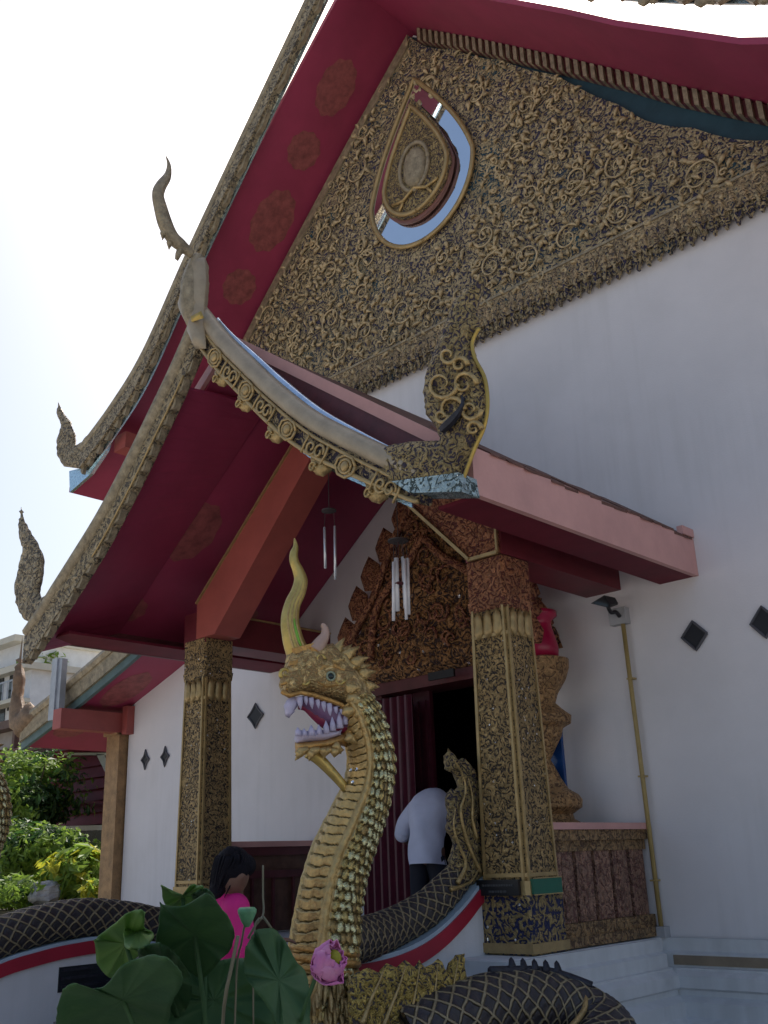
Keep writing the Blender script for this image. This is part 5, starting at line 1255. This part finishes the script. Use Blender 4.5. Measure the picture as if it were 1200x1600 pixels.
for s_ in (-1, 1):
    kn = Vector((hip.x,hip.y,.47))+rgt*s_*.10+fwd*.03; limb(g, [hip+rgt*s_*.08, kn, B+rgt*s_*.10+Vector((0,0,.10))], [.125,.09,.07])
o = g.build('trousers', M['trouser'], p2); finish_body(o, .018)
g = MB(); up_ = -dn.cross(rgt)
g.ball(hdp-dn*.02+Vector((0,0,.03)), (.105,.105,.105), 14); g.ball(hdp-dn*.06+Vector((0,0,-.005)), (.09,.09,.10), 12); limb(g, [hdp-dn*.05, nk-fwd*.05+Vector((0,0,.0))], [.085,.05]); g.ball(hdp+fwd*.05+Vector((0,0,.045)), (.085,.085,.07), 10)
for k in range(14): g.ball(hdp-dn*.04+Vector((rng.uniform(-.07,.07),rng.uniform(-.06,.06),rng.uniform(-.04,.09))), .035, 7)
for k in range(46):
    a = rng.uniform(-2.6,2.6); b0 = hdp+Vector((0,0,.11))+rgt*.03*math.sin(a); b1 = hdp-dn*.07+(rgt*math.sin(a)-fwd*math.cos(a)*.8)*.105; b2 = nk-fwd*.05+(rgt*math.sin(a)-fwd*math.cos(a)*.5)*.07+Vector((0,0,rng.uniform(-.05,.03)))
    g.tube(spline([b0,(b0+b1)/2+(b1-hdp)*.25,b1,b2], 12), [.008]*10+[.005,.002], 5)
g.build('hair', M['hair'], p2, smooth=True)

# ------------------------------------------------------------------ lotus in the foreground
lot = px(330,1700,D=2.75); LB = Vector((lot.x, lot.y, 0))
lo = thing('lotus_plant', 'potted lotus with broad dark green leaves and one pink bloom in front of the steps', 'lotus plant', tuple(LB))
g = MB(); g.lathe(LB, [(.26,0),(.34,.08),(.42,.3),(.44,.46),(.46,.5),(.41,.5),(.39,.44)], 32); g.build('glazed_pot', mat('brown_glazed_pot', (.10,.055,.035), .25, var=.2), lo, smooth=True)
g = MB(); g.lathe(LB, [(.01,.42),(.395,.43)], 32); g.build('pot_water', mat('dark_water', (.01,.015,.01), .05), lo)
rl = random.Random(21)
def lotus_leaf(outline, D, m, tilt=0.0, cup=.10, centre=None, tiltx=0.0):
    """leaf blade facing the lens side, cupped and rippled, on its own stem"""
    c = centre or (sum(p[0] for p in outline)/len(outline), sum(p[1] for p in outline)/len(outline))
    P = spline([Vector((x, y, 0)) for x, y in outline]+[Vector((*outline[0],0))], 97)[:-1]
    P = [p+(p-Vector((*c,0)))*(.022*mnoise.noise(Vector((p.x*.11,p.y*.11,D*7)))+.012*mnoise.noise(Vector((p.x*.35,p.y*.35,D*3)))) for p in P]
    g = MB(); vs = []; nr_ = 9; sc_ = max(max(p[0] for p in outline)-min(p[0] for p in outline), max(p[1] for p in outline)-min(p[1] for p in outline))/2
    for k in range(nr_+1):
        t = k/nr_
        for i, p in enumerate(P):
            x = c[0]+(p.x-c[0])*t; y = c[1]+(p.y-c[1])*t
            dx = (x-c[0])/sc_; dy = (y-c[1])/sc_
            dep = D + tilt*dy + tiltx*dx - cup*(dx*dx+dy*dy) + .028*t*t*math.sin(i*.37+D*9) + .017*t*abs(math.sin(i*12*math.pi/96))
            vs.append(px(x, y, D=dep))
    n = len(P); fs = [(k*n+i, k*n+(i+1)%n, (k+1)*n+(i+1)%n, (k+1)*n+i) for k in range(nr_) for i in range(n)]
    g.add(vs, fs); o = g.build('leaf', m, lo, smooth=True, recalc=False)
    sm_ = o.modifiers.new('Solidify', 'SOLIDIFY'); sm_.thickness = .004
    g = MB(); a = px(c[0], c[1], D=D+.012); b_ = LB+Vector((rl.uniform(-.2,.2), rl.uniform(-.2,.2), .42)); g.tube(spline([a, a*.65+b_*.35+Vector((.03,.02,-.03)), b_], 12), [.006]*11+[.009], 6); g.build('stem', M['lotus'], lo, smooth=True)
lotus_leaf([(250,1412),(285,1418),(322,1398),(345,1420),(364,1452),(362,1480),(345,1500),(318,1528),(300,1522),(270,1495),(245,1480),(250,1440)], 2.65, M['lotus'], .25, .08)
lotus_leaf([(148,1468),(175,1448),(200,1428),(222,1424),(226,1450),(238,1462),(225,1485),(210,1500),(190,1520),(172,1528),(152,1505)], 2.8, M['lotus2'], .2, .06)
lotus_leaf([(205,1428),(225,1424),(226,1450),(240,1462),(222,1480),(196,1478),(196,1450)], 2.72, M['lotus2'], -.2, .05)
lotus_leaf([(98,1548),(120,1538),(160,1545),(190,1512),(230,1495),(262,1500),(285,1530),(268,1568),(262,1600),(240,1650),(100,1660),(88,1600)], 2.45, M['lotus'], .35, .10)
lotus_leaf([(400,1455),(425,1450),(445,1470),(462,1500),(478,1520),(484,1560),(482,1640),(450,1650),(430,1590),(400,1545),(382,1520),(386,1480)], 2.5, M['lotus'], -.15, .07, tiltx=.12)
lotus_leaf([(252,1382),(268,1396),(286,1398),(300,1384),(316,1386),(314,1402),(300,1426),(280,1418),(258,1414)], 2.9, M['lotus2'], .1, .05)
lotus_leaf([(300,1398),(322,1390),(338,1408),(330,1418),(306,1424)], 2.95, M['lotus'], .15, .03)
lotus_leaf([(230,1560),(270,1520),(330,1505),(390,1500),(430,1560),(450,1640),(240,1660)], 2.85, M['lotus'], -.1, .08)
lotus_leaf([(215,1485),(250,1475),(280,1500),(300,1540),(280,1590),(230,1560)], 2.7, M['lotus'], .2, .08)
# slim dry stem across the leaves
g = MB(); g.tube(spline([px(372,1462,D=2.42),px(362,1510,D=2.4),px(352,1560,D=2.4),px(346,1640,D=2.45),LB+Vector((0,0,.43))], 24), .0045, 6); g.build('dry_stem', mat('dry_stem', (.15,.14,.09), .6), lo, smooth=True)
# bloom
bc = px(512,1506,D=2.35); ax = (RT*.42+UP*.55-FW*.35).normalized()
g = MB(); e1 = ax.orthogonal().normalized(); e2 = ax.cross(e1)
for layer, (nn, r, L_) in enumerate(((5,.026,.075),(6,.034,.085),(6,.040,.082))):
    for k in range(nn):
        a = 2*math.pi*(k+.5*layer)/nn; d = e1*math.cos(a)+e2*math.sin(a); s_ = ax.cross(d); vs = []
        Lk = L_*(1+.12*math.sin(k*7+layer)); droop = .5 if (layer == 2 and d.dot(-UP) > .6) else 0
        for i in range(9):
            t = i/8; rr = .006+r*min(1,t*1.9)**.8*(1-.22*t*t)+droop*.04*t*t; w_ = .036*math.sin(math.pi*min(1,.18+t*.78))**.7
            for j in range(5):
                q = (j-2)/2; vs.append(bc-ax*.04+ax*(Lk*t*(1-.06*q*q)-droop*.05*t*t)+d*(rr-.014*q*q)+s_*q*w_)
        g.add(vs, [(i*5+j, i*5+j+1, (i+1)*5+j+1, (i+1)*5+j) for i in range(8) for j in range(4)])
fo_ = g.build('flower', M['petal'], lo, smooth=True, recalc=False); sm_ = fo_.modifiers.new('Solidify','SOLIDIFY'); sm_.thickness = .002
g = MB(); g.ball(bc+ax*.025, (.02,.02,.02), 10); g.build('stamens', M['folyellow'], fo_, smooth=True)
g = MB(); g.tube(spline([bc-ax*.05, bc-ax*.12+Vector((0,0,-.06)), px(470,1640,D=2.5), LB+Vector((.2,.1,.44))], 14), .005, 6); g.build('stem', M['lotus'], lo, smooth=True)
# seed pod and thin stems
pc = px(386,1430,D=2.7); g = MB(); g.lathe(pc, [(.006,-.03),(.016,-.015),(.025,.006),(.026,.014),(.02,.02),(.002,.021)], 16); g.build('seed_pod', mat('green_seed_pod', (.10,.26,.13), .5, var=.2, vs=30), lo, smooth=True)
g = MB(); g.tube(spline([pc, px(378,1470,D=2.7), px(368,1560,D=2.75), LB+Vector((.1,0,.43))], 14), .003, 6)
g.tube(spline([px(411,1352,D=2.9),px(411,1400,D=2.88),px(411,1432,D=2.85),px(395,1500,D=2.8),LB+Vector((.1,.1,.43))], 16), .0028, 6)
g.tube([px(411,1432,D=2.85), px(424,1450,D=2.85)], .004, 5); g.tube(spline([px(411,1432,D=2.85),px(398,1448,D=2.84),px(388,1466,D=2.84)], 6), .004, 5); g.build('bare_stems', bpy.data.materials['dry_stem'], lo, smooth=True)

# ------------------------------------------------------------------ garden and houses at the left
def bush(name, label, cat, c, rad, n, leaf, mats, group=None, seed=1, trunk=.06, box=0, sub=None):
    o = thing(name, label, cat, (c[0], c[1], 0), group); rb = random.Random(seed)
    crown = MB(); nm = len(mats)
    blobs = sub or [(Vector((0,0,0)), 1.0)]
    clump = [(Vector((rb.gauss(0,.5), rb.gauss(0,.5), rb.gauss(0,.5))), rb.choice(range(nm))) for _ in range(26)]
    for _ in range(n):
        bo_, bs_ = rb.choice(blobs)
        d = Vector((rb.gauss(0,1), rb.gauss(0,1), rb.gauss(0,1))).normalized()
        if box: d = Vector([math.copysign(abs(v)**box, v) for v in d])
        r = rb.uniform(.45,1.0)**.6*(1+.34*mnoise.noise(d*2.6+Vector((seed,0,0)))+.15*mnoise.noise(d*6+Vector((seed,0,0))))*bs_
        u = d*r+bo_; p = Vector((c[0]+u.x*rad[0], c[1]+u.y*rad[1], c[2]+u.z*rad[2]))
        nn = (d+Vector((rb.gauss(0,.6), rb.gauss(0,.6), rb.gauss(0,.6)+.5))).normalized(); e1 = nn.orthogonal().normalized(); a = rb.uniform(0,6.28)
        e1 = (e1*math.cos(a)+nn.cross(e1)*math.sin(a)); e2 = nn.cross(e1); l = leaf*rb.choice((.5,.7,.8,1.0,1.2,1.7))*rb.uniform(.8,1.2); w_ = l*.45
        mi = min(clump, key=lambda q: (q[0]-u).length)[1] if rb.random() < .75 else rb.randrange(nm)
        crown.add([p-e1*l*.5, p+e2*w_*.5+nn*l*.06, p+e1*l*.5-nn*l*.08, p-e2*w_*.5+nn*l*.06], [(0,1,2,3)], mi)
    crown.build('crown', mats, o, recalc=False)
    t = MB(); t.tube(spline([(c[0],c[1],0),(c[0]+.03,c[1],c[2]*.5),(c[0],c[1],c[2])], 8), [trunk*(1-.06*i) for i in range(8)], 8)
    for k in range(7):
        a = k*.9; t.tube(spline([(c[0],c[1],c[2]*(.35+.06*k)),(c[0]+rad[0]*.35*math.cos(a),c[1]+rad[1]*.35*math.sin(a),c[2]*(.6+.06*k)),(c[0]+rad[0]*.75*math.cos(a),c[1]+rad[1]*.75*math.sin(a),c[2]+rad[2]*rb.uniform(-.2,.5))], 8), [trunk*.5*(1-.11*i) for i in range(8)], 5)
    t.build('trunk', M['bark'], o, smooth=True)
    return o
YG = 12.0
def P_(x, y, Y=YG): return px(x, y, Y=Y)
a = P_(30,1232,13.0); w1 = (P_(80,1232,13.0)-P_(-20,1232,13.0)).length/2; h1 = (P_(42,1175,13.0).z-P_(42,1290,13.0).z)/2
bush('topiary_tree', 'clipped dark green tree with flat top beside the dark red boarded house', 'tree', (a.x, a.y, a.z), (w1*.95, 1.4, h1*1.02), 9000, .17, [M['foldark'], M['follight']], None, 3, .12, box=.62, sub=[(Vector((0,0,0)),1),(Vector((.3,0,-.5)),.55)])
a = P_(50,1335,11.5); bush('garden_shrub', 'tall bright green leafy shrub below the clipped tree', 'shrub', (a.x, a.y, a.z), (1.5, 1.1, .75), 6000, .17, [M['follight'], M['foldark'], M['follight']], 'shrubs in the sunlit garden', 5, .06, sub=[(Vector((0,0,0)),.8),(Vector((.6,0,.1)),.6),(Vector((-.5,0,.3)),.7)])
a = P_(120,1372,10.5); bush('garden_shrub', 'yellow green broad leaved shrub beside the brown corner post', 'shrub', (a.x, a.y, a.z), (.75, .7, .55), 1700, .24, [M['follight'], M['follight'], M['folyellow']], 'shrubs in the sunlit garden', 8, .04)
a = P_(20,1395,9.6); bush('garden_shrub', 'low green shrub behind the left net scaled serpent body', 'shrub', (a.x, a.y, a.z), (.95, .6, .3), 1800, .13, [M['follight'], M['foldark']], 'shrubs in the sunlit garden', 9, .03)
a = P_(148,1392,9.3); bush('yellow_plant', 'small vivid yellow leaved plant at the foot of the corner post', 'plant', (a.x, a.y, a.z), (.24, .24, .16), 220, .15, [M['folyellow'], M['follight']], None, 10, .02)
a = P_(155,1345,12.4); bush('round_shrub', 'small round clipped shrub before the cream window frame', 'shrub', (a.x, a.y, a.z), (.45, .45, .42), 1800, .09, [M['follight'], M['foldark']], None, 12, .04)
def rock(c, r, sd_, label):
    g = MB(); g.ball((0,0,0), 1, 18); 
    for v in g.v:
        k = 1+.35*mnoise.noise(v*1.6+Vector((sd_,0,0)))+.12*mnoise.noise(v*5); v.x *= k*r[0]; v.y *= k*r[1]; v.z *= k*r[2]
    g.v = [v+Vector(c) for v in g.v]; return tag(g.build('garden_rock', M['rock']), label, 'rock')
a = P_(72,1385,9.8); rock((a.x,a.y,a.z-.12), (.34,.3,.2), 3, 'rounded grey rock lying among the green shrubs')
a = P_(30,1400,9.5); 
g = MB(); g.box(a.x-6, a.x+2.2, 9.3, 15, 0.01, a.z-.25); tag(g.build('garden_bed', M['soil']), 'raised soil bed carrying the sunlit shrubs', 'garden bed')

# dark red boarded house
YH = 15.0
rh = thing('boarded_house', 'dark red boarded house with cream trim behind the garden', 'house', (px(140,1240,Y=YH).x, YH, 0))
c0, c1 = px(60,1180,Y=YH), px(215,1290,Y=YH)
zt = px(140,1165,Y=YH).z; zb_ = px(140,1290,Y=YH).z; x0, x1 = c0.x-1, c1.x+3
g = MB(); n = 7; hb = (zt-zb_)/n
for i in range(n): 
    z = zb_+i*hb; g.add([(x0,YH,z),(x1,YH,z),(x1,YH-.0,z+hb),(x0,YH-.0,z+hb),(x0,YH-.09,z+.02),(x1,YH-.09,z+.02)], [(4,5,2,3),(0,1,5,4),(0,4,3),(1,2,5)])
g.box(x0,x1,YH+.01,YH+5,0,zt); g.build('board_wall', M['redboard'], rh)
g = MB(); q = lambda x, y: px(x, y, Y=YH-.14)
def barp(a, b, w_): g.bar(q(*a), q(*b), .08, w_, up=(0,0,1)) 
g.prism([q(150,1178),q(162,1178),q(178,1215),q(178,1235)], (0,.05,0)); g.prism([q(100,1176),q(180,1176),q(180,1180),q(100,1180)], (0,.04,0)); g.build('cream_brace', M['cream'], rh)
g = MB(); g.prism([q(80,1250),q(185,1252),q(185,1256),q(80,1254)], (0,-.1,0)); g.build('sill_board', M['redboard'], rh)
g = MB(); g.prism([q(60,1292),q(190,1288),q(190,1296),q(60,1300)], (0,.1,0)); g.prism([q(161,1292),q(172,1292),q(170,1370),q(159,1370)], (0,.1,0)); g.box(x0,x1,YH-.05,YH+.0,0,.3); wf = g.build('window_frame', M['cream'], rh)
g = MB(); g.prism([q(100,1300),q(161,1297),q(159,1370),q(100,1370)], (0,.05,0)); g.build('window', M['glass'], rh)
g = MB(); x = [px(50,1172,Y=YH).x-3, x1+1]; g.add([(x[0],YH-1.0,zt-.05),(x[1],YH-1.0,zt-.05),(x[1],YH+2.5,zt+1.3),(x[0],YH+2.5,zt+1.3),(x[0],YH-1.0,zt+.08),(x[1],YH-1.0,zt+.08),(x[1],YH+2.5,zt+1.43),(x[0],YH+2.5,zt+1.43)], [(0,3,2,1),(4,5,6,7),(0,1,5,4),(1,2,6,5),(2,3,7,6),(3,0,4,7)]); g.build('roof', M['tile'], rh)

# far white building with balcony
YF = 22.0
fh = thing('white_building', 'far white building with flat roof and balcony rail at the left edge', 'building', (px(20,1100,Y=YF).x, YF, 0))
q = lambda x, y, Y=YF: px(x, y, Y=Y)
xa, xb = q(-120,1100).x, q(45,1100).x; z0 = q(20,1055).z
g = MB(); g.box(xa,xb,YF,YF+6,0,z0); g.box(xa,q(18,1050).x,YF+.5,YF+5,z0,q(5,1008).z); g.build('wall', M['whitehouse'], fh)
g = MB(); g.box(xa-.2,xb+.3,YF-.5,YF+6.3,z0,z0+.3); g.box(xa,q(20,1015).x+.3,YF-.1,YF+5.5,q(5,1008).z,q(5,1008).z+.3); g.box(xa,xb+.1,YF-.7,YF-.01,q(20,1104).z,q(20,1098).z); g.build('roof_slab', M['cream'], fh)
g = MB()
for x, y, w_, h_ in ((-5,1075,1.4,1.8),(24,1078,1.2,1.8),(-5,1140,1.4,2.2),(24,1140,1.2,2.2)):
    p = q(x, y); g.box(p.x-w_/2,p.x+w_/2,YF-.04,YF-.005,p.z-h_/2,p.z+h_/2)
g.build('window', M['glass'], fh)
g = MB(); zr = q(20,1090).z; g.box(xa,xb,YF-.68,YF-.64,zr+.55,zr+.62)
x = xa
while x < xb: g.box(x,x+.05,YF-.68,YF-.64,zr-.3,zr+.55); x += .45
g.build('balcony_rail', M['greypost'], fh)
# brown low roof in front of it
br = thing('low_shed', 'low brown roofed shed behind the clipped tree at left edge', 'shed', (px(0,1160,Y=15).x, 15, 0))
za = px(10,1140,Y=14.2).z; g = MB(); xa = px(-80,1150,Y=14.2).x; xb = px(28,1150,Y=14.2).x; g.box(xa,xb,14.0,17,za-.02,za+.22); g.build('roof', M['brownwood'], br)
g = MB(); g.box(xa+.2,xb-.2,14.4,16.8,0,za-.025); g.build('wall', mat('grey_taupe_wall', (.36,.32,.29), .7), br)
g = MB(); g.box(xb-.25,xb-.1,14.15,14.3,0,za-.025); g.box(xa+.6,xa+.75,14.15,14.3,0,za-.025); g.build('post', M['brownwood'], br)
a = px(62,1085,Y=24); bush('far_tree', 'pale sunlit tree beyond the eave finial by the white building', 'tree', (a.x, a.y, a.z), (1.9, 1.6, 2.0), 2600, .42, [M['follight']], None, 15, .2)
